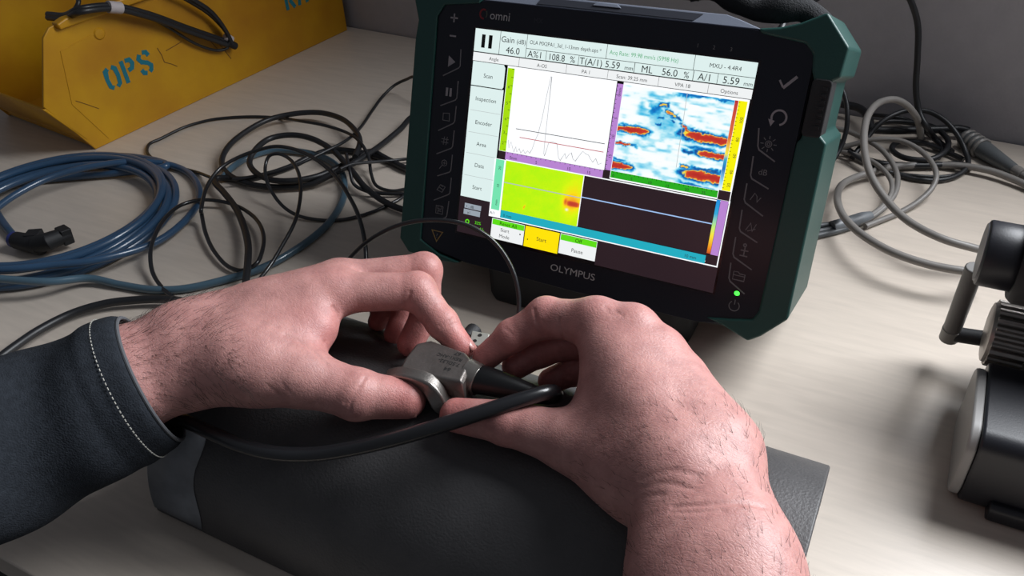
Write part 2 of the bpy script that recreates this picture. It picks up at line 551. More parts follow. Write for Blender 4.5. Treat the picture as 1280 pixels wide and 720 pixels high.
# foot it stands on, levelled with the table
iv = inv_of(dev)
mb = MB()
mb.prism([(-0.074, 0.0), (0.080, 0.0), (0.090, 0.012), (0.090, 0.052), (-0.084, 0.052), (-0.084, 0.010)], 0.0, 0.040)
mb.build('foot', 'rubber', dev, bevel=0.004, local=iv)
mb = MB()
mb.prism([(-0.10, -0.07), (0.10, -0.07), (0.10, 0.06), (-0.10, 0.06)], -0.125, -0.09, lambda p: Vector((p.x, p.y + 0.130, p.z + 0.02)))
mb.build('battery_cover', 'blackplastic', dev, bevel=0.003)
mb = MB()
mb.tube(spline([D((-92, 98, -60)), D((-90, 114, -58)), D((-60, 122, -56)), D((20, 124, -56)), D((44, 124, -56))]), 0.0085, 12)
mb.build('handle', 'rubber', dev)
mb = MB()
mb.tube(spline([D((38, 124, -56)), D((60, 125, -56)), D((76, 118, -52)), D((88, 114, -52)), D((104, 117, -54)), D((120, 116, -58)), D((131, 106, -64)), D((133, 96, -70))]),
        [0.0095 - 0.0015 * math.sin(i * 0.7) for i in range(len(spline([D((38, 124, -56)), D((60, 125, -56)), D((76, 118, -52)), D((88, 114, -52)), D((104, 117, -54)), D((120, 116, -58)), D((131, 106, -64)), D((133, 96, -70))])))], 12)
mb.build('hand_strap', 'strap', dev)

# ---- display
MB().prism([(-1.5, -1.5), (212.5, -1.5), (212.5, 159.5), (-1.5, 159.5)], 0.4, 1.3, DS).build('screen', 'glass', dev)
SCR = [o for o in COL.objects if o.name.startswith('screen')][0]
Z0, Z1 = 1.3, 1.42


def panel(name, rects, material, z1=Z1):
    for (x0, y0, x1, y1) in rects:
        MB().prism([(x0, y0), (x1, y0), (x1, y1), (x0, y1)], Z0, z1, DS).build(name, material, SCR, smooth=0)


panel('status_bar', [(0, 134.6, 211, 158)], 'white')
panel('tab_row', [(0, 134.4, 211, 140.8)], 'tab', 1.44)
panel('menu_panel', [(0.4, 29.6, 28.8, 134.2)], 'white')
panel('waveform_view', [(36.3, 70.8, 117.2, 134.2), (30.2, 70.8, 36.3, 134.2)], 'plotwhite')
panel('amplitude_ruler', [(30.6, 71.0, 36.2, 132.7)], 'lime', 1.46)
panel('depth_ruler', [(117.8, 71.4, 122.2, 132.6), (36.3, 65.0, 116.6, 70.6)], 'purple', 1.46)
panel('view_corner', [(30.4, 65, 36.2, 70.8), (116.7, 65.4, 122.2, 71.0), (201.6, 65.8, 209.8, 72.2)], 'uidark', 1.47)
panel('scan_frame', [(122.2, 65.6, 210.4, 134.2)], 'plotwhite')
panel('scan_ruler', [(122.6, 66.6, 201.2, 71.4)], 'greenui', 1.47)
panel('index_ruler', [(203.4, 72.4, 209.2, 132.8)], 'yel', 1.47)
panel('map_frame', [(27.4, 18.8, 37.4, 64.4), (27.4, 18.4, 210.6, 19.3), (27.4, 20.6, 202, 21.3), (209.9, 18.4, 210.7, 66), (37, 64.2, 210.6, 65.0)], 'plotwhite')
panel('map_side_ruler', [(28.8, 24.4, 36.0, 64)], 'mint', 1.46)
panel('map_bottom_ruler', [(37.6, 19.2, 201.3, 25.2)], 'teal', 1.46)
panel('map_empty_cell', [(102.6, 25.6, 201.2, 64.2), (201.6, 19.6, 209.6, 26.0)], 'uidark', 1.45)
panel('map_right_ruler', [(204.2, 26.6, 209.6, 65.4)], 'purple', 1.46)
panel('map_cursor', [(102.6, 47.7, 201.2, 48.5)], 'uicyan', 1.5)
panel('map_cursor', [(37.6, 46.9, 102.6, 47.6)], 'uipale', 1.5)
panel('map_cursor', [(102.2, 25.6, 102.8, 64.4)], 'plotwhite', 1.5)
panel('button_tile', [(30.8, 1.2, 59.6, 17.4), (90.2, 2.0, 120.3, 17.6)], 'tab')
panel('button_tile', [(60.4, 1.0, 89.4, 17.4)], 'yel2')
panel('button_header', [(31.4, 12.6, 59.4, 17.0), (90.6, 12.6, 120.0, 17.2)], 'greenbtn', 1.47)
panel('blank_area', [(120.6, -0.5, 211, 18.2), (0, 0, 30.2, 29.4)], 'uidark', 1.34)
panel('status_icon', [(5, 20.6, 20, 24.6), (4.6, 15.6, 19.6, 19.8)], 'uibox')

# dividers and cursors in ink
ink = MB()
for (x0, y0, x1, y1) in [(0, 140.8, 211, 141.5), (0, 134.2, 211, 134.6), (21.4, 141.4, 21.7, 158), (43.6, 141.4, 43.9, 158), (43.8, 148.0, 211, 148.35), (106.2, 148.2, 106.5, 158),
                         (169.2, 148.2, 169.5, 158), (60.2, 141.4, 60.5, 148), (85.9, 141.4, 86.2, 148), (128, 141.4, 128.4, 148), (170, 141.4, 170.4, 148), (186.6, 141.4, 186.9, 148),
                         (39, 134.6, 39.2, 140.8), (77.4, 134.6, 77.6, 140.8), (109.4, 134.6, 109.6, 140.8), (146.8, 134.6, 147, 140.8), (181.6, 134.6, 181.8, 140.8),
                         (0.4, 115.8, 27.2, 116.5)]:
    ink.prism([(x0, y0), (x1, y0), (x1, y1), (x0, y1)], Z0, 1.5, DS)
ink.prism([(27.0, 134.2), (29.4, 134.2), (29.4, 116), (27.0, 116), (28.4, 118), (28.4, 132)][::-1], Z0, 1.5, DS)
ink.prism([(6.0, 144.6), (9.0, 144.6), (9.0, 154.2), (6.0, 154.2)], Z0, 1.5, DS)
ink.prism([(12.0, 144.6), (15.0, 144.6), (15.0, 154.2), (12.0, 154.2)], Z0, 1.5, DS)
ink.ribbon([(42.7, 89.3), (114.8, 89.6)], 0.45, Z0, 1.5, DS)
for i in range(11):
    y = 72 + i * 6
    ink.prism([(34.2, y), (36, y), (36, y + 0.35), (34.2, y + 0.35)], Z0, 1.5, DS)
for i in range(24):
    x = 124 + i * 3.3
    ink.prism([(x, 70.2), (x + .3, 70.2), (x + .3, 71.4), (x, 71.4)], Z0, 1.5, DS)
    y = 74 + i * 2.5
    ink.prism([(203.4, y), (204.6, y), (204.6, y + .3), (203.4, y + .3)], Z0, 1.5, DS)
for i in range(20):
    x = 38 + i * 4
    ink.prism([(x, 69.6), (x + .3, 69.6), (x + .3, 70.6), (x, 70.6)], Z0, 1.5, DS)
    y = 72 + i * 3.1
    ink.prism([(117.8, y), (118.8, y), (118.8, y + .3), (117.8, y + .3)], Z0, 1.5, DS)
tag(ink.build('screen_lines', 'uiblack', SCR, smooth=0), kind='stuff')
g = MB()
for y in (97.6, 80.8, 64.4, 46.8):
    g.prism([(2, y), (28, y), (28, y + .3), (2, y + .3)], Z0, 1.5, DS)
tag(g.build('menu_divider', 'uipale', SCR, smooth=0), kind='stuff')
MB().ribbon([(46.6, 83.4), (114.8, 83.6)], 0.5, Z0, 1.52, DS).build('gate_line', 'uired', SCR, smooth=0)

# waveform trace
tr = [(37.5, 80), (38.6, 74), (40, 79), (41.5, 75), (43, 71.6), (44.4, 76), (45.6, 72), (47.4, 75), (49, 71.8), (51, 74.6), (52.6, 72), (54.6, 74.4), (56.4, 73), (58, 76), (59.6, 83), (61.4, 88), (63.2, 100), (64.8, 118), (66.2, 130.8),
      (66.9, 130.8), (67.3, 110), (67.6, 88), (68.0, 75), (68.8, 73), (70.0, 78), (71.0, 83.6), (74, 84.4), (77.6, 83.8), (79.2, 78), (80.4, 73.5), (82, 71.8), (83.4, 74.6), (85, 77.6), (86.6, 74), (88.4, 77.6), (90, 79), (92, 74.6), (94, 73.4),
      (96, 77), (98.8, 81.6), (101.5, 80), (103.6, 79.6), (105.6, 77), (107.6, 75), (109.6, 78), (112, 74), (114.6, 75.6)]
MB().ribbon(tr, 0.24, Z0, 1.52, DS).build('waveform_trace', 'uigrey', SCR, smooth=0)

# words and numbers
MT['uisoft'] = mat('ink_soft', srgb(84, 92, 96), 0.6)
tx, txd, txg = 'uiblack', 'uisoft', 'uigreen'
TICKS = MB()


def word(m, s, x, y, size, align='LEFT', bold=0.0, rot=0.0, xs=1.0):
    c, sn = math.cos(rot), math.sin(rot)
    mb = m if isinstance(m, MB) else MB()
    text_into(mb, s, size, lambda p: DS((x + p.x * c - p.y * sn, y + p.x * sn + p.y * c, 1.52 + p.z)), align, 0.0, 0.0, xs=xs)
    if mb is not m:
        mb.build('screen_lettering', m, SCR, smooth=0)


word(tx, 'Gain', 22.4, 150.6, 6.0, bold=0.01); word(txd, '(dB)', 35.2, 150.6, 4.6)
word(tx, '46.0', 33.0, 143.0, 6.8, 'CENTER', 0.01)
word(tx, 'OLA MX2PA1_3el_1-13mm depth.ops *', 46, 151.6, 3.9, xs=0.88)
word(txg, 'Acq Rate: 99.98 mm/s (5998 Hz)', 108.5, 151.6, 4.1, xs=0.92)
word(tx, 'MXU - 4.4R4', 190.5, 151.4, 4.0, 'CENTER')
word(tx, 'A%1', 45.4, 142.4, 6.6, bold=0.01); word(tx, '108.8', 62, 142.4, 6.4, bold=0.01, xs=.95); word(tx, '%', 79.2, 142.4, 6.4, bold=0.01)
word(tx, 'T(A/1)', 86.8, 142.4, 6.6, bold=0.01); word(tx, '5.59', 106.4, 142.4, 6.6, bold=0.01); word(txd, 'mm', 121, 142.6, 4.2, bold=0.01)
word(tx, 'ML', 133.2, 142.4, 6.6, bold=0.01); word(tx, '56.0', 148, 142.4, 6.6, bold=0.01); word(tx, '%', 163.4, 142.4, 6.0, bold=0.01)
word(tx, 'A/1', 173.4, 142.4, 6.6, bold=0.01); word(tx, '5.59', 190.2, 142.4, 6.6, bold=0.01); word(txd, 'mm', 204.2, 142.6, 4.0, bold=0.01)
for s, x in (('Angle', 18), ('A-OS', 58), ('PA 1', 93), ('Scan: 39.25 mm', 127.5), ('VPA 18', 164), ('Options', 196)):
    word(txd, s, x, 136.2, 3.6, 'CENTER')
for s, y in (('Scan', 123), ('Inspection', 105.4), ('Encoder', 87.6), ('Area', 71.2), ('Data', 54.6), ('Start', 37.0)):
    word(txd, s, 14.6, y, 4.4, 'CENTER', 0.005)
word(tx, 'Reset All', 45.4, 13.2, 4.2, 'CENTER'); word(txd, 'Start', 43, 8.2, 4.0, 'CENTER'); word(txd, 'Mode', 43, 3.2, 4.0, 'CENTER')
word(txd, 'Start', 75, 7.6, 4.4, 'CENTER'); word(tx, 'Off', 105.3, 13.2, 4.2, 'CENTER'); word(txd, 'Pause', 105.3, 5.2, 4.2, 'CENTER')
word(tx, '\u2022', 55.6, 7.6, 5); word(tx, '\u2022', 62.6, 5.6, 4)
word(txd, 'A/1', 28.0, 20.4, 3.4); word(txd, '0 mm', 40, 20.4, 3.2); word(txd, '10 mm', 186, 20.8, 3.2)
for s, x in (('0mm', 40), ('5', 62), ('10', 88), ('15', 104)):
    word(TICKS, s, x, 66.0, 3.2)
for s, y in (('6', 118), ('5', 106), ('4', 94), ('3', 84), ('2', 76)):
    word(TICKS, s, 32.2, y, 3.2)
for s, y in (('0mm', 124), ('5', 108), ('10', 94), ('15', 80)):
    word(TICKS, s, 121.2, y, 3.0, rot=math.pi / 2)
for s, x in (('0', 124), ('5', 138), ('10', 151), ('15', 164), ('20', 178), ('25', 190)):
    word(TICKS, s, x, 67.2, 3.0)
for s, y in (('100', 118), ('80', 106), ('60', 95), ('40', 84), ('20', 75)):
    word(TICKS, s, 208.4, y, 3.0, rot=math.pi / 2)
for s, y in (('20', 56), ('10', 42), ('mm', 28)):
    word(TICKS, s, 33.8, y, 3.0, rot=math.pi / 2)
word(tx, '\u2022 . dB', 6.5, 21.2, 3.2); word(tx, 'x1', 8, 16.4, 3.0)
tag(TICKS.build('ruler_figures', 'uisoft', SCR, smooth=0), kind='stuff')
tx = MB()
word(tx, '32%', 15.6, 9.4, 3.4, bold=0.02); word(tx, 'A.L', 20.4, 5.4, 3.0, bold=0.02)
ring = [(8.8 + 1.5 * math.cos(a * .7854), 10 + 1.5 * math.sin(a * .7854)) for a in range(8)]
tx.ribbon(ring, 0.8, Z0, 1.5, DS, closed=True)
tag(tx.build('battery_readout', 'greenbtn', SCR, smooth=0), kind='stuff')


def picture(name, x0, y0, x1, y1, nx, ny, fn, z=1.5):
    xs = np.linspace(x0, x1, nx); ys = np.linspace(y0, y1, ny)
    X, Y = np.meshgrid(xs, ys)
    rgb = fn(X, Y)
    me = bpy.data.meshes.new(name)
    vs = [tuple(DS((x, y, z))) for x, y in zip(X.ravel(), Y.ravel())]
    fs = [(j * nx + i, j * nx + i + 1, (j + 1) * nx + i + 1, (j + 1) * nx + i) for j in range(ny - 1) for i in range(nx - 1)]
    me.from_pydata(vs, [], fs)
    ca = me.color_attributes.new('picture', 'FLOAT_COLOR', 'POINT')
    c4 = np.ones((nx * ny, 4), np.float32); c4[:, :3] = rgb.reshape(-1, 3)
    ca.data.foreach_set('color', c4.ravel())
    o = bpy.data.objects.new(name, me)
    COL.objects.link(o); me.materials.append(MT['picture']); o.parent = SCR
    return o


def ramp(v, stops):
    p = [s[0] for s in stops]
    cs = np.array([srgb(*s[1]) for s in stops])
    return np.stack([np.interp(v, p, cs[:, k]) for k in range(3)], -1)


def smooth_noise(X, Y, sx, sy, seed):
    rs = np.random.RandomState(seed)
    G = rs.rand(64, 64)
    a = (X / sx) % 63; b = (Y / sy) % 63
    i = a.astype(int); j = b.astype(int); fa = a - i; fb = b - j
    fa = fa * fa * (3 - 2 * fa); fb = fb * fb * (3 - 2 * fb)
    return (G[j, i] * (1 - fa) + G[j, i + 1] * fa) * (1 - fb) + (G[j + 1, i] * (1 - fa) + G[j + 1, i + 1] * fa) * fb


def sscan(X, Y):
    def q(cx, cy):
        return S(740 + cx / 4.8, 100 + cy / 4.8)
    k = 211 / 352 / 4.8
    v = 0.22 * np.clip(smooth_noise(X, Y, 6, 2.0, 3) * 1.5 - 0.62, 0, 1) + 0.12 * np.clip(smooth_noise(X, Y, 14, 3.2, 5) * 1.6 - 0.7, 0, 1)
    v = v * np.where(Y > 118, 1.1, 1.0)
    wx = 3.2 * (smooth_noise(X, Y, 3.0, 2.2, 21) - 0.5) + 1.2 * (smooth_noise(X, Y, 1.1, 1.0, 22) - 0.5)
    wy = 1.9 * (smooth_noise(X, Y, 3.4, 2.6, 23) - 0.5) + 0.9 * (smooth_noise(X, Y, 1.2, 1.0, 24) - 0.5)
    # x, y, half length, half thickness, slope, strength
    for cx, cy, hl, ht, sl, am in [(235, 296, 100, 19, 0.0, 1.15), (190, 382, 48, 9, 0.0, 1.0), (165, 511, 75, 20, 0.0, 1.15), (560, 288, 46, 15, -0.45, 0.84), (700, 352, 150, 24, -0.02, 1.15),
                                   (735, 452, 100, 18, -0.02, 1.05), (690, 582, 140, 25, -0.02, 1.15), (435, 152, 46, 15, 0.1, 0.68), (474, 200, 42, 17, -0.3, 0.7), (420, 224, 36, 10, 0, 0.55),
                                   (510, 225, 34, 14, -0.4, 0.52), (385, 175, 46, 44, 0, 0.36), (404, 266, 24, 10, 0, 0.48), (485, 244, 14, 12, 0, 0.5), (620, 92, 140, 15, 0.05, 0.42), (800, 120, 90, 10, 0.0, 0.36), (550, 512, 34, 14, 0, 0.66),
                                   (690, 540, 130, 11, 0.03, 0.5), (150, 470, 70, 8, 0, 0.4), (580, 428, 46, 13, 0, 0.52), (655, 410, 120, 12, 0, 0.36), (250, 390, 40, 16, 0, 0.35), (250, 268, 70, 7, 0, 0.3), (640, 310, 70, 10, -.35, .4),
                                   (560, 560, 60, 20, 0, .25), (640, 640, 160, 16, -.1, .42), (440, 290, 60, 20, -.3, .2), (430, 240, 120, 90, -.2, .2)]:
        x, y = q(cx, cy)
        dx = (X + wx - x); dy = (Y + wy - y) - sl * dx
        e = np.clip(np.abs(dx) / (hl * k * (1.0 if am > 0.9 else 0.8)), 0, 9) ** 4 + (dy / (ht * k * (0.95 if am > 0.9 else 0.85))) ** 2
        v = np.maximum(v, am * np.exp(-e * (0.75 if am > 0.9 else 0.9)) + v * 0.3)
    v = v + 0.05 * (smooth_noise(X, Y, 1.6, 1.0, 9) - 0.5) * (v > 0.05)
    return ramp(v, [(0, (252, 254, 255)), (0.08, (238, 252, 255)), (0.16, (176, 232, 246)), (0.26, (70, 190, 230)), (0.36, (10, 130, 205)), (0.48, (6, 66, 150)), (0.56, (30, 110, 160)), (0.62, (250, 236, 60)), (0.70, (240, 140, 40)), (0.78, (205, 62, 40)), (1.2, (180, 40, 34))])


picture('sector_scan', 122.6, 71.6, 200.8, 132.6, 180, 140, sscan)
picture('color_scale', 200.9, 72.4, 203.2, 132.6, 3, 60, lambda X, Y: ramp((Y - 72) / 60, [(0, (240, 250, 255)), (0.1, (150, 215, 240)), (0.25, (20, 110, 190)), (0.36, (60, 170, 200)), (0.42, (250, 235, 70)), (0.6, (225, 110, 60)), (1, (190, 50, 50))]))
picture('color_scale', 201.4, 27, 204.0, 65.4, 3, 40, lambda X, Y: ramp((Y - 27) / 38, [(0, (200, 80, 30)), (0.1, (240, 140, 20)), (0.35, (250, 230, 60)), (0.5, (190, 240, 120)), (0.75, (40, 170, 220)), (1, (20, 140, 220))]))


def cscan(X, Y):
    v = 0.17 + 0.05 * smooth_noise(X, Y, 5, 4, 11) + 0.03 * smooth_noise(X, Y, 1.2, 1.2, 12)
    v += 0.24 * np.exp(-(((X - 97) / 9) ** 2 + ((Y - 46) / 13) ** 2)) + 0.25 * np.exp(-(((X - 95) / 6) ** 2 + ((Y - 41.5) / 5) ** 2))
    v += 0.6 * np.exp(-(((X - 97) / 4.6) ** 6 + ((Y - 41.4) / 1.7) ** 4))
    v += 0.35 * np.exp(-(((X - 90.4) / 1.2) ** 2 + ((Y - 42) / 2.5) ** 2))
    v += 0.5 * np.exp(-(((X - 57 - (Y - 31) * .35) / 0.6) ** 2 + ((Y - 31.4) / 1.6) ** 2))
    c = ramp(v, [(0, (140, 240, 10)), (0.18, (176, 244, 2)), (0.3, (216, 246, 0)), (0.45, (250, 222, 10)), (0.62, (242, 150, 30)), (0.85, (214, 80, 40)), (1.2, (190, 60, 40))])
    w = np.exp(-(((X - 92.4) / 1.0) ** 2 + ((Y - 36.4) / 0.8) ** 2))[..., None]
    return c * (1 - w) + w * np.array([0.9, 0.95, 0.85])


picture('amplitude_map', 37.6, 25.3, 102.3, 64.2, 120, 80, cscan, 1.47)
MB().ribbon([S(860, 116), S(846, 209)], 0.35, 1.3, 1.56, DS).build('scan_cursor', 'uipale', SCR, smooth=0)

# ---- prints on the bezel
BZ0, BZ1 = 1.0, 1.12


def bezel_text(s, x, y, size, material, align='LEFT', bold=0.0, name='lettering', xs=1.0):
    mb = MB()
    text_into(mb, s, size, lambda p: DS((x + p.x, y + p.y, BZ1)), align, 0, bold, xs=xs)
    return mb.build(name, material, dev, smooth=0)


bezel_text('OLYMPUS', 103.8, -13.0, 7.6, 'logo', 'CENTER', 0.0, xs=1.13)
bezel_text('omni', 10.6, 165.6, 8.6, 'logo', 'LEFT', 0.0, xs=0.98)
bezel_text('MX', 47, 166.6, 5.0, mat('faint_print', srgb(44, 44, 54), 0.5), 'LEFT', 0.0)
for s, x in (('1', 169.6), ('2', 180.6), ('3', 192.0)):
    bezel_text(s, x, 163.0, 3.6, 'icondim', 'CENTER')
mb = MB()
mb.ribbon([(5.2 + 2.9 * math.cos(math.radians(a)), 168.6 + 3.3 * math.sin(math.radians(a))) for a in range(60, 300, 20)], 1.3, BZ0, BZ1, DS)
mb.build('emblem', 'red', dev, smooth=0)
mb = MB()
mb.ribbon([(5.2 + 2.9 * math.cos(math.radians(a)), 168.6 + 3.3 * math.sin(math.radians(a))) for a in range(-45, 50, 15)], 0.9, BZ0, BZ1, DS)
mb.build('emblem', mat('grey_green_print', srgb(70, 74, 60), 0.5), dev, smooth=0)


def icon(strokes, cx, cy, s, w, material='icon', name='key_symbol'):
    mb = MB()
    for st in strokes:
        closed = st[-1] == 'c'
        pts = [p for p in st if p != 'c']
        if len(pts) > 2 and closed == 'fill':
            pass
        mb.ribbon([(cx + x * s, cy + y * s) for x, y in pts], w, BZ0, BZ1, DS, closed=closed)
    return mb.build(name, material, dev, smooth=0)


def circ(cx, cy, r, a0=0, a1=360, n=14):
    full = a1 - a0 >= 360
    m = n if full else n + 1
    pts = [(cx + r * math.cos(math.radians(a0 + (a1 - a0) * k / n)), cy + r * math.sin(math.radians(a0 + (a1 - a0) * k / n))) for k in range(m)]
    return pts + (['c'] if full else [])


def P2(cx, cy, k=6.0, ox=490, oy=0):
    return S(ox + cx / k, oy + cy / k)


# left column (photographed at x 545..580)
x, y = P2(472, 135); icon([[(-1, 0), (1, 0)], [(0, -1), (0, 1)]], x, y, 3.2, 1.2)
x, y = P2(462, 270); icon([[(-1, 0), (1, 0)]], x, y, 2.8, 1.2)
x, y = P2(452, 462)
mb = MB(); mb.prism([(x - 2.8, y - 4.2), (x + 3.4, y), (x - 2.8, y + 4.2)], BZ0, BZ1, DS); mb.build('key_symbol', 'icon', dev, smooth=0)
x, y = P2(430, 90, oy=100)
mb = MB()
for dx in (-2.6, 0.8):
    mb.prism([(x + dx, y - 3.2), (x + dx + 1.9, y - 3.2), (x + dx + 1.9, y + 3.2), (x + dx, y + 3.2)], BZ0, BZ1, DS)
mb.build('key_symbol', 'icon', dev, smooth=0)
x, y = P2(413, 275, oy=100); icon([[(-1, -1), (-1, .8), (.8, 1), (1, -1), 'c']], x, y, 3.0, .5, 'icondim')
x, y = P2(402, 455, oy=100); icon([[(-1, .4), (1, .4)], [(-1, -.4), (1, -.4)], [(-.4, -1), (-.2, 1)], [(.4, -1), (.6, 1)]], x, y, 3.2, .5, 'icondim')
x, y = P2(390, 630, oy=100); icon([circ(.3, .4, .9), [(-.3, -.3), (-1.3, -1.6)], [(-.2, .4), (.8, .4)], [(.3, -.1), (.3, .9)]], x, y, 2.6, .5, 'icondim')
x, y = S(552, 235); icon([[(-1.1, -.6), (-.2, .9), (1.2, .5), (.4, -1), 'c'], [(-.6, .2), (.7, -.3)], [(-.2, .9), (.5, .4)]], x, y, 3.2, .5, 'icondim')
x, y = S(550, 262); icon([[(-1, -1), (-1, 1), (1, 1), (1, -1), 'c'], [(-.5, 1), (-.5, .2), (.5, .2), (.5, 1)], [(-.4, -.9), (-.4, -.3), (.6, -.3)]], x, y, 3.2, .5, 'icondim')
x, y = S(547, 294); icon([[(0, -1.1), (-1.1, .8), (1.1, .8), 'c']], x, y, 4.6, .7, mat('amber_print', srgb(150, 122, 70), .6))
bezel_text('?', x, y - 1.7, 5.0, 'icondim', 'CENTER', name='key_symbol')
for a, b, c, k, oy in [((522, 370), (515, 510), (388, 567), 6.0, 0), ((501, 8), (490, 150), (368, 192), 6.0, 100), ((487, 195), (474, 325), (352, 378), 6.0, 100), ((472, 378), (458, 512), (338, 553), 6.0, 100), ((458, 560), (445, 690), (345, 718), 6.0, 100)]:
    A_, B_, C_ = P2(*a, k, oy=oy), P2(*b, k, oy=oy), P2(*c, k, oy=oy)
    MB().ribbon([A_, (B_[0], B_[1] + 1.5), (B_[0] - 1.2, B_[1] - .2), C_], .8, BZ0, BZ1, DS).build('key_divider', 'icondim', dev, smooth=0)
for a, b, c in [((565, 222), (563, 243), (543, 250)), ((562, 251), (559, 272), (545, 276))]:
    A_, B_, C_ = S(*a), S(*b), S(*c)
    MB().ribbon([A_, (B_[0], B_[1] + 1.5), (B_[0] - 1.2, B_[1] - .2), C_], .8, BZ0, BZ1, DS).build('key_divider', 'icondim', dev, smooth=0)
# right column
mb = MB(); mb.ribbon([S(975, 100), S(979, 109)], 1.2, BZ0, BZ1, DS); mb.ribbon([S(979, 110), S(997, 96)], 1.9, BZ0, BZ1, DS)
mb.build('key_symbol', 'icon', dev, smooth=0)
x, y = S(974, 147)
mb = MB(); mb.ribbon([(x + 4.7 * math.cos(math.radians(a)), y + 4.7 * math.sin(math.radians(a))) for a in range(-75, 215, 14)], 1.3, BZ0, BZ1, DS)
mb.prism([(x - 4.2, y - 6.2), (x - 2.2, y - 2.4), (x - 6.6, y - 1.6)], BZ0, BZ1, DS)
mb.build('key_symbol', 'icon', dev, smooth=0)
x, y = S(961, 180); icon([circ(0, 0, .45), circ(0, 0, .2)] + [[(.7 * math.cos(a), .7 * math.sin(a)), (1.15 * math.cos(a), 1.15 * math.sin(a))] for a in [math.radians(45 * k) for k in range(8)]], x, y, 4.6, .5, 'icondim')
bezel_text('dB', *[c - d for c, d in zip(S(954, 215), (0, 2.0))], 5.6, 'icondim', 'CENTER', name='key_symbol')
x, y = S(945, 247); icon([[(-1, -.6), (-.3, .9), (.2, .3), (.4, -.8), (1, .2)]], x, y, 3.4, .5, 'icondim')
x, y = S(939, 284); icon([[(-1, -.8), (-.2, .9), (.4, -.8), (1, .9)], [(-.6, -.9), (1, -.2)]], x, y, 3.2, .5, 'icondim')
x, y = S(931, 313); icon([[(0, -1), (0, .7)], [(-.7, -1), (.7, -1)], [(-.7, 0), (.7, 0)], circ(-.1, 1, .25)], x, y, 3.8, .8, 'icondim')
x, y = S(924, 345); icon([[(-1.1, -.8), (-1.1, .8), (-.2, .8), (0, .5), (1.1, .5), (1.1, -.8), 'c'], [(-1.1, .1), (1.1, .1)]], x, y, 3.6, .5, 'icondim')
x, y = S(918, 382); icon([circ(0, 0, 1, 125, 415, 14), [(0, 1.3), (0, .3)]], x, y, 3.6, .6, 'icondim')
for a, b, c in [((949, 160), (947, 186), (969, 202)), ((942, 195), (938, 222), (961, 236)), ((934, 229), (930, 252), (954, 270)), ((928, 262), (924, 288), (947, 303)), ((920, 296), (916, 320), (940, 337)), ((914, 328), (911, 350), (931, 367))]:
    A_, B_, C_ = S(*a), S(*b), S(*c)
    MB().ribbon([A_, (B_[0], B_[1] + 1.8), (B_[0] + 1.2, B_[1] - .4), C_], .9, BZ0, BZ1, DS).build('key_divider', 'icondim', dev, smooth=0)
x, y = S(921.5, 366.3)
mb = MB(); mb.prism([(x + 1.9 * math.cos(a * math.pi / 6), y + 1.7 * math.sin(a * math.pi / 6)) for a in range(12)], BZ0, 1.8, DS, 0.6)
tag(mb.build('power_light', 'led', dev), 'small lit green power light')

# ------------------------------------------------------------------ pipe section
PR, PCY = 0.0906, -0.280 + 0.0906
PX0, PX1 = -0.1755, 0.2087


def pipe_pt(a, r):
    """a from 0 (near edge on the table) to pi (far edge)"""
    return PCY - r * math.cos(a), r * math.sin(a)


pip = empty('pipe_section', (0.016, PCY, 0))
tag(pip, 'dark grey scaled half pipe lying on the workbench under both hands', 'pipe')
iv = inv_of(pip)
mb = MB()
NA = 48
vs, fs = [], []
for x in (PX0, PX1):
    for r_ in (PR, PR - 0.011):
        for k in range(NA + 1):
            y, z = pipe_pt(math.pi * k / NA, r_)
            vs.append((x, y, z))
n = NA + 1
for k in range(NA):
    fs += [(k, k + 1, 2 * n + k + 1, 2 * n + k), (n + k, 3 * n + k, 3 * n + k + 1, n + k + 1), (k, n + k, n + k + 1, k + 1), (2 * n + k, 2 * n + k + 1, 3 * n + k + 1, 3 * n + k)]
fs += [(0, 2 * n, 3 * n, n), (NA, n + NA, 3 * n + NA, 2 * n + NA)]
mb.add(vs, fs).build('shell', 'pipe', pip, smooth=40, bevel=0.0012, local=iv)
mb = MB()
vs, fs = [], []
for x in (PX0 + 0.0005, PX0 + 0.042):
    for k in range(13):
        y, z = pipe_pt(math.radians(3 + 42 * k / 12), PR + 0.0006)
        vs.append((x + (0.002 * math.sin(k * 0.7) if x > PX0 + 0.01 else 0), y, z))
fs = [(k, k + 1, 13 + k + 1, 13 + k) for k in range(12)]
o = mb.add(vs, fs).build('tape_patch', 'patch', pip, local=iv)
sd = o.modifiers.new('thick', 'SOLIDIFY'); sd.thickness = 0.0004
tag(o, 'paler square tape patch on the left end')

# ------------------------------------------------------------------ yellow parts bin
BA = Vector((-0.65049, 0.07203, 0)); BE = Vector((0.12936, 0.99160, 0)).normalized(); BX = Vector((-BE.y, BE.x, 0))   # along the side, and to the left
bn = empty('parts_bin', BA + BE * 0.215 + BX * 0.10)
tag(bn, 'scuffed yellow plastic open-front bin with teal stencilled letters standing against the wall', 'bin')
iv = inv_of(bn)
BW, BT, BL_ = 0.20, 0.004, 0.428


def bfr(off):
    """(along, up, inwards) -> place"""
    return lambda p: BA + BE * p.x + Vector((0, 0, p.y)) + BX * (p.z + off)


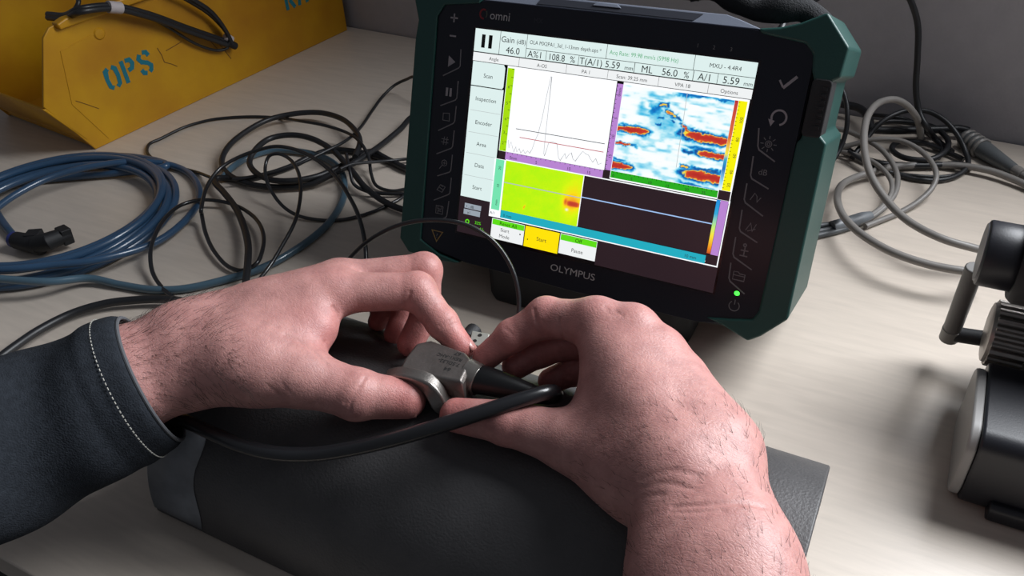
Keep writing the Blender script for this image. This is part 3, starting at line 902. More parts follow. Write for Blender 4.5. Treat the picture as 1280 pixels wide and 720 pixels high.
side = [(0.0, 0.0), (BL_, 0.0), (BL_ + 0.004, 0.143), (0.02, 0.147), (0.004, 0.145), (-0.006, 0.137), (-0.036, 0.069)]
for off, nm in ((0, 'side_wall'), (BW - BT, 'side_wall')):
    MB().prism(side, 0, BT, bfr(off)).build(nm, 'yellow', bn, bevel=0.0012, local=iv)
MB().prism([(0.0, 0.003), (BL_, 0.003), (BL_, 0.007), (0.0, 0.007)], 0.002, BW - 0.002, bfr(0)).build('floor_panel', 'yellow', bn, local=iv)
MB().prism([(BL_ - BT, 0.005), (BL_, 0.005), (BL_ + 0.003, 0.147), (BL_ - 0.001, 0.147)], 0.002, BW - 0.002, bfr(0)).build('back_wall', 'yellow', bn, local=iv)
MB().prism([(-0.006, 0.014), (-0.002, 0.014), (-0.034, 0.0665), (-0.038, 0.0665)], 0.0, BW, bfr(0)).build('front_lip', 'yellow', bn, bevel=0.0012, local=iv)
MB().prism([(-0.007, 0.0135), (0.006, 0.002), (0.008, 0.006), (-0.004, 0.016)], 0.002, BW - 0.002, bfr(0)).build('front_lip', 'yellow', bn, local=iv)
mb = MB()
mb.prism([(0.012, 0.1405), (BL_ + 0.004, 0.138), (BL_ + 0.004, 0.147), (0.022, 0.1505), (0.010, 0.1475)], -0.007, 0.006, bfr(0))
mb.build('rim', 'yellow', bn, bevel=0.0022, bseg=3, local=iv)
mb = MB().prism([(0.012, 0.1405), (BL_, 0.138), (BL_, 0.147), (0.022, 0.1505), (0.010, 0.1475)], BW - 0.006, BW + 0.007, bfr(0))
mb.build('rim', 'yellow', bn, bevel=0.0022, bseg=3, local=iv)
# raised frame line on the side panel and a moulded boss
fr_s = bfr(0)
mb = MB()
mb.ribbon([(0.02, 0.006), (-0.005, 0.060), (0.006, 0.118), (0.06, 0.124)], 0.0012, -0.0006, 0.0005, fr_s)
mb.build('moulded_edge', 'yellow', bn, local=iv)
mb = MB().lathe([(0, 0.007), (0.0015, 0.0055), (0.0018, 0.002)], fr_s(Vector((0.055, 0.121, 0.0))), -BX, 20)
mb.build('moulded_boss', 'yellow', bn, local=iv)
mb = MB()
mb.ribbon([(0.000, 0.062), (0.012, 0.052), (0.022, 0.043)], 0.0008, -0.0003, 0.0005, fr_s)
for a_, b_ in [((0.118, 0.082), (0.121, 0.063)), ((0.121, 0.063), (0.136, 0.052)), ((0.128, 0.075), (0.152, 0.078)), ((0.185, 0.075), (0.20, 0.05)), ((0.196, 0.07), (0.215, 0.033))]:
    mb.ribbon([a_, ((a_[0] + b_[0]) / 2 + 0.001, (a_[1] + b_[1]) / 2), b_], 0.0009, -0.0003, 0.0005, fr_s)
tag(mb.build('scuff', 'stain', bn, local=iv), kind='stuff')
lipf = lambda p: BA + BE * (-0.0065 - p.y * 0.52) + Vector((0, 0, 0.0145 + p.y)) + BX * p.x - BE * p.z
mb = MB()
for q in ([(0.012, 0.022), (0.02, 0.027), (0.03, 0.023)], [(0.022, 0.006), (0.028, 0.013), (0.024, 0.018)], [(0.004, 0.03), (0.007, 0.037)], [(0.036, 0.03), (0.052, 0.035)]):
    mb.ribbon(q, 0.0022, -0.0002, 0.0004, lipf)
tag(mb.build('scuff', 'stain', bn, local=iv), kind='stuff')


def stencil(strokes, ox, oy, h, w, slant=0.0):
    mb = MB()
    for st in strokes:
        mb.ribbon([(ox + x * h + y * h * slant, oy + y * h) for x, y in st], w, -0.0003, 0.0006, fr_s)
    return mb.build('stencil_lettering', 'stencil', bn, smooth=0, local=iv)


sx, sy, hh = 0.0425, 0.0565, 0.027
stencil([[(0.24, 0.92), (0.1, 0.84), (0.06, 0.5), (0.1, 0.16), (0.24, 0.06)], [(0.42, 0.94), (0.56, 0.84), (0.6, 0.5), (0.56, 0.16), (0.42, 0.06)]], sx, sy, hh, 0.0052)
stencil([[(0.1, 0.0), (0.1, 1.0)], [(0.28, 0.94), (0.5, 0.92), (0.58, 0.75), (0.5, 0.55), (0.3, 0.5)]], sx + 0.0225, sy + 0.0005, hh, 0.0052)
stencil([[(0.62, 0.74), (0.54, 0.92), (0.36, 0.96)], [(0.2, 0.92), (0.1, 0.76), (0.2, 0.58), (0.46, 0.46), (0.6, 0.3), (0.54, 0.12), (0.44, 0.06)], [(0.08, 0.26), (0.14, 0.1), (0.3, 0.04)]], sx + 0.0445, sy + 0.0015, hh, 0.0052)
sx2, sy2 = 0.3235, 0.0625
stencil([[(0.1, 0.0), (0.1, 1.0)], [(0.28, 0.95), (0.5, 0.92), (0.56, 0.75), (0.3, 0.52)], [(0.34, 0.46), (0.6, 0.0)]], sx2, sy2, hh, 0.0054)
stencil([[(0.04, 0.0), (0.22, 0.98)], [(0.42, 0.98), (0.6, 0.0)], [(0.24, 0.3), (0.42, 0.3)]], sx2 + 0.0235, sy2, hh, 0.0054)
stencil([[(0.1, 0.0), (0.1, 1.0)], [(0.28, 0.06), (0.56, 0.06)]], sx2 + 0.046, sy2 + 0.001, hh, 0.0054)

# ------------------------------------------------------------------ cables and hoses
def cable(name, label, px, r, material, cat='cable', group=None, seg=10, step=0.003):
    """px: (u, v, height) or (u, v, 'y', depth-wise position) along the photographed run"""
    pts = []
    for q in px:
        if len(q) == 2:
            pts.append(at_z(q[0], q[1], r + 0.0004))
        elif len(q) == 3:
            pts.append(at_z(q[0], q[1], q[2] + r))
        elif q[2] == 'y':
            pts.append(at_y(q[0], q[1], q[3]))
        else:
            pts.append(V(q[1:]))
    sp = spline(pts, step)
    o = MB().tube(sp, r, seg).build(name, material, None, smooth=60)
    if label:
        tag(o, label, cat, group)
    return o


def c2(pts):   # zoom of the photograph at (0,150), 3.2 times
    return [(p[0] / 3.2, 150 + p[1] / 3.2, *p[2:]) for p in pts]


def c3(pts):   # zoom at (200,80), 3.2 times
    return [(200 + p[0] / 3.2, 80 + p[1] / 3.2, *p[2:]) for p in pts]


def c4(pts):   # zoom at (1040,60), 2.4 times
    return [(1040 + p[0] / 2.4, 60 + p[1] / 2.4, *p[2:]) for p in pts]


# blue hose: one long run wound into a flat coil, its ends separate below
cx, cy = -0.553, -0.058
pts = []
turns = 6
rng = random.Random(4)
for k in range(turns * 16 + 1):
    a = 2 * math.pi * k / 16 - 2.2
    t = k / 16
    i = int(t)
    rad = 0.1085 + 0.0095 * math.sin(t * 2.1 + 0.5) + 0.004 * math.sin(a + i)
    ex = 0.004 * math.sin(i * 1.7); ey = 0.004 * math.cos(i * 2.3)
    pts.append(Vector((cx + ex + rad * math.cos(a) * 1.05, cy + ey + rad * math.sin(a) * 1.0, 0.0046 + 0.0066 * (t * 0.72 % 2.2))))
tail0 = [at_z(*p, 0.0046) for p in ((21, 299), (8, 284), (-6, 262), (-12, 236))]
pts[-1] += Vector((-0.03, -0.02, 0)); pts[-2] += Vector((-0.012, -0.006, 0))
hose = MB().tube(spline(tail0 + pts[9:], 0.006), 0.0040, 12)
o = hose.build('air_hose', 'blue', None, smooth=60)
tag(o, 'coil of blue plastic hose lying on the workbench below the yellow bin', 'hose')
cable('air_hose', 'single pale blue-green hose run passing under the black cables beside the coil',
      [(-20, 347, 0.02), (60, 352, 0.013), (110, 348, .004), (150, 356), (190, 362), (230, 361), (280, 350), (330, 334), (370, 312), (405, 285), (425, 258), (431, 235), (426, 214), (414, 202, .001), (396, 194, .001), (370, 189, .001), (340, 188, .001), (312, 196, .001), (292, 208, .001), (278, 222, .001)], 0.0036, 'bluegreen', 'hose', seg=12)
cable('air_hose', 'loose outer loop of blue hose standing clear of the coil',
      [(-25, 338, .022), (20, 336, .021), (60, 332, .019), (120, 325, .016), (190, 305, .006), (225, 282, .003), (246, 256), (249, 238), (240, 220), (222, 209, .001), (195, 203, .006), (150, 203, .014), (100, 211, .018), (60, 223, .019), (20, 243, .019), (-20, 272, .017)], 0.0036, 'blue', 'hose', seg=12)

# push-fit elbow on the hose end
el = empty('hose_fitting', at_z(62, 306, 0))
tag(el, 'black push-fit hose elbow with blue collar lying inside the blue coil', 'fitting')
iv = inv_of(el)
a0 = at_z(20, 300, 0.010); a1 = at_z(52, 307, 0.010); a2 = at_z(60, 302, 0.016); a3 = at_z(86, 292, 0.014)
MB().tube([a0, a1], [0.0085, 0.0095], 14).build('body', 'rubber', el, bevel=0.001, local=iv)
MB().tube([a2 - Vector((0.014, 0.004, 0.004)), a2, a3], [0.0085, 0.009, 0.0075], 12).build('branch', 'rubber', el, bevel=0.001, local=iv)
d_ = (a3 - a2).normalized()
MB().box(a3 - d_ * 0.004, (0.010, 0.014, 0.016), d_.to_track_quat('X', 'Z')).build('locking_collar', 'rubber', el, bevel=0.001, local=iv)
MB().box((a1 + a0) / 2 + Vector((0.004, 0.006, 0.006)), (0.014, 0.012, 0.008), Matrix.Rotation(0.5, 3, 'Z').to_quaternion()).build('flange', 'rubber', el, bevel=0.001, local=iv)
d_ = (a0 - a1).normalized()
MB().tube([a0, a0 + d_ * 0.004], 0.0078, 14).build('release_collar', mat('blue_collar', srgb(40, 52, 120), .4), el, local=iv)

# black cables between the coil and the detector
K = 0.0032     # thick jacket radius
cable('signal_cable', 'thick black cable making the widest tangled loop beside the detector',
      [('w', -0.09, 0.235, .004)] + c3([(1030, 205, .006), (960, 262, .006), (900, 312, .006), (830, 362, .010), (760, 405, .012), (690, 440, .008), (600, 482, .003), (500, 492, .002), (400, 488, .002), (320, 468, .002), (262, 430, .003), (247, 390, .004), (270, 335, .007), (330, 280, .008), (430, 224, .008), (530, 200, .008), (630, 194, .008), (720, 216, .010), (778, 262, .012), (800, 312, .014), (780, 372, .014)]), K, 'cable')
cable('signal_cable', 'thick black cable curling through the middle of the tangle into the forearm shadow',
      [('w', -0.11, 0.150, .003), ('w', -0.145, 0.120, .003)] + c3([(1010, 590, .002), (900, 552, .002), (820, 492, .006), (765, 425, .010), (690, 345, .014), (600, 296, .016), (520, 284, .016), (440, 298, .016), (380, 345, .016), (358, 390, .012), (378, 430, .010), (440, 462, .010), (520, 468, .010), (620, 452, .008), (700, 420, .006), (790, 375, .004), (840, 350, .003), (920, 385, .002), (1010, 425, .002)]) + [('w', -0.10, 0.180, .003)], K, 'cable')
cable('signal_cable', 'thick black cable crossing behind the loops, then bending down towards the wrist',
      [('w', -0.10, 0.170, .0026)] + c3([(1010, 430, .0), (940, 400, .0), (860, 368, .0), (760, 348, .0), (680, 345, .0), (600, 372, .0), (520, 412, .0), (430, 442, .0), (330, 462, .0), (262, 456, .001), (222, 458, .003), (222, 478, .005), (250, 508, .006), (300, 572, .007), (332, 640, .009), (352, 720, .012), (352, 780, .014), (346, 850, .014), (338, 910, .012), (330, 970, .008)]), 0.0034, 'cable')
T = 0.0018     # thin coax radius
cable('thin_cable', 'thin black cable with the far loop nearest the yellow bin',
      c3([(205, 455, .010), (150, 434), (60, 410), (0, 396), (-30, 378), (-52, 350), (-40, 318), (0, 300), (100, 252), (200, 224), (300, 213), (400, 211), (480, 216), (560, 228, .016), (660, 246, .018), (750, 276, .016), (805, 318, .018), (835, 375, .012), (845, 440, .004), (870, 490, .002), (930, 508), (1010, 498)]) + [('w', -0.10, 0.160, .0015)], T, 'cable')
cable('thin_cable', 'thin black cable climbing from the tangle to the upper left of the detector',
      [('w', -0.09, 0.26, .01)] + c3([(1030, 52, .03), (985, 62, .02), (940, 84, .012), (895, 125, .006), (850, 185, .003), (800, 256, .008), (735, 312, .018), (660, 350, .02), (560, 398, .018), (470, 432, .014), (380, 452, .008), (290, 462, .008)]), T, 'cable')
cable('thin_cable', 'thin black cable standing up in the large round loop in front of the tangle',
      c3([(826, 800, .02), (820, 715, .03), (795, 610, .040), (745, 510, .046), (690, 435, .048), (620, 380, .048), (540, 342, .046), (460, 330, .042), (390, 345, .036), (310, 375, .030), (240, 418, .026), (188, 490, .020), (164, 590, .014)])
      + c2([(806, 372, .010), (822, 450, .006), (860, 530, .004), (920, 590, .003), (975, 601, .004), (1025, 575, .008), (1052, 510, .010), (1052, 450, .010), (1020, 392, .008), (950, 345, .006), (880, 325, .006), (800, 320, .008), (730, 338, .010), (672, 380, .014), (625, 450, .014), (602, 530, .012), (608, 600, .006), (640, 660, .004), (700, 715, .003), (760, 745, .002)]), T * 1.1, 'cable2')
cable('thin_cable', 'thin glossy black cable in the small upright loop inside the large round one',
      c2([(960, 720, .012), (1010, 668, .014), (1075, 590, .020), (1130, 500, .026), (1178, 410, .032), (1200, 320, .036), (1202, 250, .038), (1185, 190, .040), (1150, 150, .040), (1110, 135, .040), (1076, 145, .036), (1062, 180, .030), (1066, 240, .022), (1095, 300, .012), (1140, 352, .005), (1200, 385, .002)])
      + c3([(640, 624), (720, 624), (800, 608), (880, 580), (950, 545), (1010, 512)]) + [('w', -0.10, 0.140, .0015)], T, 'cable2')
cable('thin_cable', 'thin black cable lying low across to the lower left of the detector',
      c3([(720, 420, .024), (770, 400, .022), (850, 392, .014), (930, 386, .006), (1020, 380, .003)]) + [('w', -0.10, 0.190, .0015)], T, 'cable')
cable('thin_cable', 'thin black cable ending low behind the detector corner beside the tangle',
      c3([(745, 360, .024), (760, 430, .020), (775, 480, .010), (830, 510, .004), (920, 520, .002), (1020, 520, .001)]) + [('w', -0.10, 0.150, .0015)], T, 'cable')
cable('thin_cable', 'thin glossy black cable arching in front of the detector between the hands',
      [(394, 395, .002), (404, 376, 'y', -0.090), (420, 350, 'y', -0.095), (438, 322, 'y', -0.095), (462, 300, 'y', -0.088), (500, 281, 'y', -0.080), (545, 275, 'y', -0.074), (585, 282, 'y', -0.070), (615, 300, 'y', -0.068), (636, 328, 'y', -0.070), (647, 360, 'y', -0.076), (648, 392, 'y', -0.085), (640, 420, 'y', -0.098), (628, 436, 'y', -0.112), (614, 444, 'y', -0.124)], 0.00155, 'cable2')
cable('power_cable', 'thick black cable coming round the left forearm towards the bench edge',
      [(330, 402, .001), (275, 386, .004), (236, 378, .004), (205, 374, .004), (170, 375, .004), (130, 380, .004), (90, 392, .004), (50, 412, .006), (20, 432, .008), (-20, 462, .008)], 0.0036, 'cable')

# bundle hung over the bin rim
hb = empty('cable_bundle', fr_s(Vector((0.12, 0.151, 0.0))))
tag(hb, 'taped bundle of black cables hanging over the rim of the yellow bin', 'cable')
iv = inv_of(hb)


def bp(u, v, off):
    """pixel on the bin's side plane, moved off it by off"""
    d = Vector(ray(u, v)); c = Vector(CAM)
    t = (BA - BX * off - c).dot(BX) / d.dot(BX)
    return c + d * t


for off, dv, sh in ((0.016, 0, 0), (0.0205, 4, 1)):
    MB().tube(spline([bp(60, 18 + dv, -0.06), bp(82, 19 + dv, -0.016), bp(100, 11 + dv, off), bp(140, 7 + dv, off), (bp(185, 17 + dv, off - .003)), bp(235, 35 + dv, off - .008), bp(270, 47 + dv, off - .009), bp(284, 52 + dv, off - .008)], 0.004), 0.0034, 10).build('cable', 'cable', hb, smooth=60, local=iv)
MB().tube(spline([bp(165, 12, 0.012), bp(205, 31, 0.008), bp(245, 55, 0.006), bp(272, 63, 0.006), bp(284, 60, 0.009), bp(287, 53, 0.010)], 0.004), 0.0019, 10).build('cable', 'cable', hb, smooth=60, local=iv)
for k in range(2):
    MB().tube(spline([bp(290, 55, 0.010 + k * .004), bp(283, 40, 0.010 + k * .004), bp(265, 20 - k * 4, 0.011 + k * .004), bp(240, 3 - k * 4, 0.012 + k * .004), bp(205, -14 - k * 4, 0.010 + k * .004), bp(150, -30, -0.02)], 0.004), 0.0029, 10).build('cable', 'cable', hb, smooth=60, local=iv)
MB().tube(spline([bp(95, -10, -0.02), bp(98, 4, -0.004), bp(90, 16, -0.01), bp(78, 24, -0.03)], 0.004), 0.0026, 10).build('cable', 'cable', hb, smooth=60, local=iv)
q0, q1 = bp(135, 8.5, 0.0185), bp(151, 10, 0.0175)
MB().tube([q0, (q0 + q1) / 2, q1], 0.0066, 14).build('tape_band', 'tape', hb, local=iv)
q0, q1 = bp(282, 45, 0.010), bp(289, 50, 0.010)
MB().tube([q0, q1], 0.0052, 12).build('tape_band', 'tape', hb, local=iv)
q0, q1 = bp(283, 52, 0.010), bp(295, 58, 0.010)
MB().tube([q0, q1], [0.0055, 0.0046], 12).build('end_cap', 'rubber', hb, bevel=0.001, local=iv)

# grey cables and black cables right of the detector
G = 0.0034
cable('grey_cable', 'grey cable rising in a tall upright loop beside the detector',
      c4([(470, 610, .016), (425, 600, .022), (330, 572, .026), (230, 520, .026), (165, 458, .030), (118, 385, .038), (98, 310, .046), (98, 240, .054), (115, 190, .058), (150, 160, .058), (190, 155, .056), (222, 170, .050), (246, 196, .040), (262, 235, .020), (268, 275, .004)]), G, 'grey', group=None)
cable('grey_cable', 'grey cable sweeping lowest over the bench, then under the black tangle towards the wall',
      c4([(470, 675, .016), (420, 672, .022), (300, 652, .022), (180, 612, .022), (90, 560, .020), (35, 505, .016), (16, 450, .012), (30, 410, .008), (70, 388, .006), (120, 372, .006), (180, 357, .004), (240, 352, .002), (310, 351, .001), (380, 353, .003), (430, 359, .004), (480, 370, .004), (540, 392, .003), (600, 420, .002), (660, 455, .001)]), G, 'grey')
cable('grey_cable', 'grey cable curving down from the detector side to the taped bundle',
      c4([(-20, 236, .012), (40, 248, .014), (90, 268, .016), (140, 298, .016), (178, 340, .016), (196, 385, .014), (192, 430, .010), (165, 470, .006), (130, 500, .003), (95, 520, .002), (60, 530, .002)]), 0.0026, 'grey')
cable('grey_cable', 'grey cable inside the loop ending at the taped bundle',
      c4([(-20, 300, .003), (60, 318, .006), (110, 335, .010), (150, 362, .012), (178, 400, .012), (176, 440, .010), (150, 476, .006), (110, 505, .004), (70, 522, .004)]), 0.0024, 'grey')
cable('grey_cable', 'thin grey cable in the small oval loop across the black tangle',
      c4([(0, 308, .004), (60, 290, .012), (130, 274, .020), (200, 277, .022), (258, 303, .022), (300, 345, .020), (313, 385, .016), (300, 420, .010), (262, 458, .004), (210, 490, .001), (150, 515, .001), (100, 535, .001)]), 0.0026, 'grey')
bd = empty('taped_bundle', at_z(1050, 285, 0))
tag(bd, 'dark grey taped cable bundle lying on the bench at the detector right edge', 'cable')
iv = inv_of(bd)
for k, (dv, zz) in enumerate(((-4, .0045), (3, .0035), (8, .0030))):
    MB().tube(spline([at_z(990, 292 + dv, zz), at_z(1020, 287 + dv, zz), at_z(1045, 283 + dv * .8, zz), at_z(1066, 278 + dv * .6, zz)], 0.004), 0.0027, 10).build('cable', 'plug', bd, smooth=60, local=iv)
MB().tube([at_z(1040, 284, .0050), at_z(1060, 279, .0052), at_z(1078, 273, .0052), at_z(1088, 270, .0050)], [0.0058, 0.0062, 0.0060, 0.0045], 14).build('tape_band', mat('grey_tape', srgb(112, 116, 120), .4), bd, local=iv)

B_ = 0.0026
cable('mains_cable', 'black cable hanging down the grey wall behind the grey loop',
      [('w', 0.20, 0.425, 0.42), ('w', 0.175, 0.430, 0.26), (1120, -30, 'y', 0.425), (1138, 0, 'y', 0.42), (1147, 30, 'y', 0.418), (1147, 70, 'y', 0.412), (1145, 110, 'y', 0.405), (1149, 140, 'y', 0.398), (1158, 158, 'y', 0.39), (1172, 176, .001), (1190, 190, .001)], 0.0030, 'cable')
cable('mains_cable', 'black cable at the top crossing the wall behind the hand strap',
      [('w', 0.09, 0.115, 0.16), ('w', 0.10, 0.17, 0.20), (970, 24, 'y', 0.25), (985, 10, 'y', 0.28), (1003, 3, 'y', 0.32), (1030, -8, 'y', 0.36), ('w', 0.19, 0.42, 0.30), ('w', 0.215, 0.425, 0.42)], 0.0026, 'cable')
cable('mains_cable', 'straight thick black lead lying along the wall behind the grey loop',
      c4([(30, 168, .012), (80, 180, .012), (110, 210, .012), (120, 242, .010), (160, 247, .008), (250, 246, .007), (330, 244, .007), (385, 243, .007), (410, 250, .006)]), 0.0042, 'cable')
cable('mains_cable', 'black cable arching over the tangle and down to the bench near the plug',
      c4([(60, 330, .003), (90, 290, .010), (130, 240, .022), (170, 208, .030), (225, 188, .034), (285, 190, .034), (335, 215, .030), (372, 255, .022), (398, 305, .010), (408, 350, .004), (380, 380, .001), (320, 397), (250, 393), (190, 378)]), B_, 'cable')
cable('mains_cable', 'black cable lying in the flat inner coil behind the small grey oval',
      c4([(100, 262, .004), (150, 224, .006), (220, 222, .006), (300, 236, .006), (345, 272, .008), (340, 310, .010), (290, 335, .008), (220, 330, .006), (180, 305, .004), (200, 282, .003), (270, 285, .003), (340, 310, .002), (395, 335, .001)]), 0.0028, 'cable')
cable('mains_cable', 'black cable lying low across the front of the right tangle',
      c4([(20, 280, .002), (70, 320, .002), (140, 345, .003), (220, 352, .002), (300, 352, .002), (390, 350, .001), (420, 360, .001)]), 0.0032, 'cable')
cable('mains_cable', 'thin black cable lowest in the right tangle under the grey oval',
      c4([(50, 310, .010), (120, 355, .007), (190, 375, .001), (260, 384), (330, 386), (390, 374), (415, 355)]), 0.0018, 'cable')
cable('mains_cable', 'black cable bulging out past the detector right edge',
      c4([(-30, 90, .07), (20, 110, .065), (40, 150, .055), (46, 200, .042), (42, 250, .028), (25, 300, .014), (0, 340, .005), (-40, 370, .002)]), 0.0024, 'cable')
cable('mains_cable', 'black cable in the second arc inside the right tangle',
      c4([(110, 200, .004), (170, 205, .008), (225, 215, .006), (262, 240, .004), (300, 268, .004), (330, 300, .004), (320, 330, .003)]), 0.0022, 'cable')

pl = empty('mains_plug', at_z(1230, 195, 0))
tag(pl, 'dark grey moulded plug with ribbed strain relief lying near the wall', 'plug')
iv = inv_of(pl)
A_, B2 = at_z(1205, 172, .009), at_z(1268, 212, .008)
ax = (B2 - A_).normalized()
L_ = (B2 - A_).length
MB().lathe([(0, .0085), (.006, .0098), (L_ * .45, .0088), (L_ * .8, .0066), (L_, .0052)], A_, ax, 18).build('body', 'plug', pl, bevel=0.0008, local=iv)
for k in range(4):
    MB().lathe([(0.003 + k * .0065, .0102), (0.005 + k * .0065, .0112), (0.007 + k * .0065, .0102)], A_, ax, 18).build('grip_ring', 'grey', pl, local=iv)
MB().lathe([(L_, .0050), (L_ + .004, .0056), (L_ + .010, .0050)], A_, ax, 16).build('collar', 'grey', pl, local=iv)
MB().tube(spline([B2 + ax * 0.008, B2 + ax * 0.03, B2 + ax * 0.07 + Vector((0, -.004, -.003)), B2 + ax * 0.12 + Vector((0, -.015, -.004))], .005), 0.0034, 10).build('cable', 'grey', pl, local=iv)

# ------------------------------------------------------------------ black instrument at the right
ins = empty('clamp_instrument', (0.33, -0.005, 0))
tag(ins, 'black instrument with ribbed steel knob and round head standing at the bench right', 'instrument')
iv = inv_of(ins)


def yz(x0):
    return lambda p: Vector((x0 + p.z, p.x, p.y))


MB().prism(rrect(-0.067, 0.001, 0.006, 0.058, 0.015), 0, 0.006, yz(0.2755)).build('end_plate', mat('grey_end_plate', srgb(150, 148, 146), .42), ins, bevel=0.0018, local=iv)
MB().prism(rrect(-0.0675, 0.0, 0.010, 0.059, 0.011), 0.006, 0.17, yz(0.2755)).build('body', 'blackplastic', ins, bevel=0.002, local=iv)
MB().prism(rrect(-0.073, 0.0, 0.006, 0.014, 0.004), 0.022, 0.165, yz(0.2755)).build('base', 'blackplastic', ins, bevel=0.001, local=iv)
MB().box((0.365, 0.050, 0.055), (0.13, 0.070, 0.055)).build('rear_housing', 'blackplastic', ins, bevel=0.006, local=iv)
# knob
kc = at_y(1233, 414, 0.038)
prof = []
mb = MB()
NR = 22
pts = []
for k in range(NR * 4):
    a = 2 * math.pi * k / (NR * 4)
    r_ = 0.0215 + (0.0008 if (k % 4) < 2 else -0.0008)
    pts.append((r_ * math.cos(a), r_ * math.sin(a)))
mb.prism(pts, 0.0025, 0.026, lambda p: kc + Vector((p.z, p.x, p.y)))
mb.build('knob', 'steel', ins, smooth=25, bevel=0.0005, local=iv)
MB().lathe([(0, .0175), (.0006, .0196), (.0030, .0206)], kc, (1, 0, 0), 40).build('knob_face', 'steel', ins, local=iv)
MB().lathe([(0.024, .012), (0.06, .012)], kc, (1, 0, 0), 20).build('spindle', 'steel', ins, local=iv)
# head
hc = at_y(1227, 315, 0.036)
MB().lathe([(0, .0188), (.0008, .0204), (.002, .0208), (.020, .0208), (.0215, .0200)], hc, (1, 0, 0.0), 40).build('head', 'blackplastic', ins, local=iv)
MB().lathe([(-0.0006, .0182), (0.0003, .0187)], hc, (1, 0, 0.0), 40).build('head_face', mat('head_grey', srgb(104, 104, 108), .4), ins, local=iv)
MB().lathe([(.0195, .0250), (.0225, .0275), (.10, .0275), (.102, .026)], hc, (1, 0, 0.0), 40).build('barrel', 'rubber', ins, local=iv)
MB().box((0.36, 0.036, 0.10), (0.06, 0.03, 0.05)).build('neck', 'rubber', ins, bevel=0.004, local=iv)
# lever
t0, t1, t2 = at_y(1216, 342, 0.058), at_y(1188, 417, 0.064), at_y(1235, 424, 0.062)
MB().tube([t0 + (t0 - t1) * 0.1, t0, t1], 0.0060, 14).build('lever', mat('lever_grey', srgb(96, 94, 92), .4), ins, bevel=0.001, local=iv)
MB().tube([t1 + (t1 - t2) * 0.02, t2, t2 + (t2 - t1) * 1.2], 0.0056, 14).build('cross_rod', 'rubber', ins, bevel=0.001, local=iv)
MB().lathe([(-.0065, .0045), (-.005, .0064), (.005, .0064), (.0065, .0045)], t1, (t1 - t0).normalized(), 16).build('lever_tip', mat('lever_tip_grey', srgb(120, 118, 114), .4), ins, local=iv)

# ------------------------------------------------------------------ hands and forearms (one continuous surface each)
def smin(a, b, k):
    h = np.clip(0.5 + 0.5 * (b - a) / k, 0, 1)
    return b * (1 - h) + a * h - k * h * (1 - h)


class Field:
    """distance field on a grid, filled by round cones"""

    def __init__(self, lo, hi, h):
        self.lo = np.array(lo, float); self.h = h
        self.n = np.maximum(2, np.ceil((np.array(hi) - self.lo) / h).astype(int) + 1)

    def blank(self):
        return np.full(self.n, 0.05, np.float32)

    def cone(self, F_, a, b, ra, rb, k, sub=False):
        a = np.array(a, float); b = np.array(b, float)
        m = 0.022
        lo = np.minimum(a - ra, b - rb) - m; hi = np.maximum(a + ra, b + rb) + m
        i0 = np.clip(((lo - self.lo) / self.h).astype(int), 0, self.n); i1 = np.clip(((hi - self.lo) / self.h).astype(int) + 1, 0, self.n)
        if np.any(i1 <= i0):
            return
        ax = [(self.lo[d] + self.h * np.arange(i0[d], i1[d])).astype(np.float32) for d in range(3)]
        X, Y, Z = np.meshgrid(*ax, indexing='ij')
        ab = b - a
        L2 = float(ab @ ab) + 1e-12
        t = np.clip(((X - a[0]) * ab[0] + (Y - a[1]) * ab[1] + (Z - a[2]) * ab[2]) / L2, 0, 1)
        d = np.sqrt((X - a[0] - t * ab[0]) ** 2 + (Y - a[1] - t * ab[1]) ** 2 + (Z - a[2] - t * ab[2]) ** 2) - (ra + (rb - ra) * t)
        sl = tuple(slice(i0[d_], i1[d_]) for d_ in range(3))
        if sub:
            F_[sl] = -smin(-F_[sl], d, k)
        else:
            F_[sl] = smin(F_[sl], d, k)


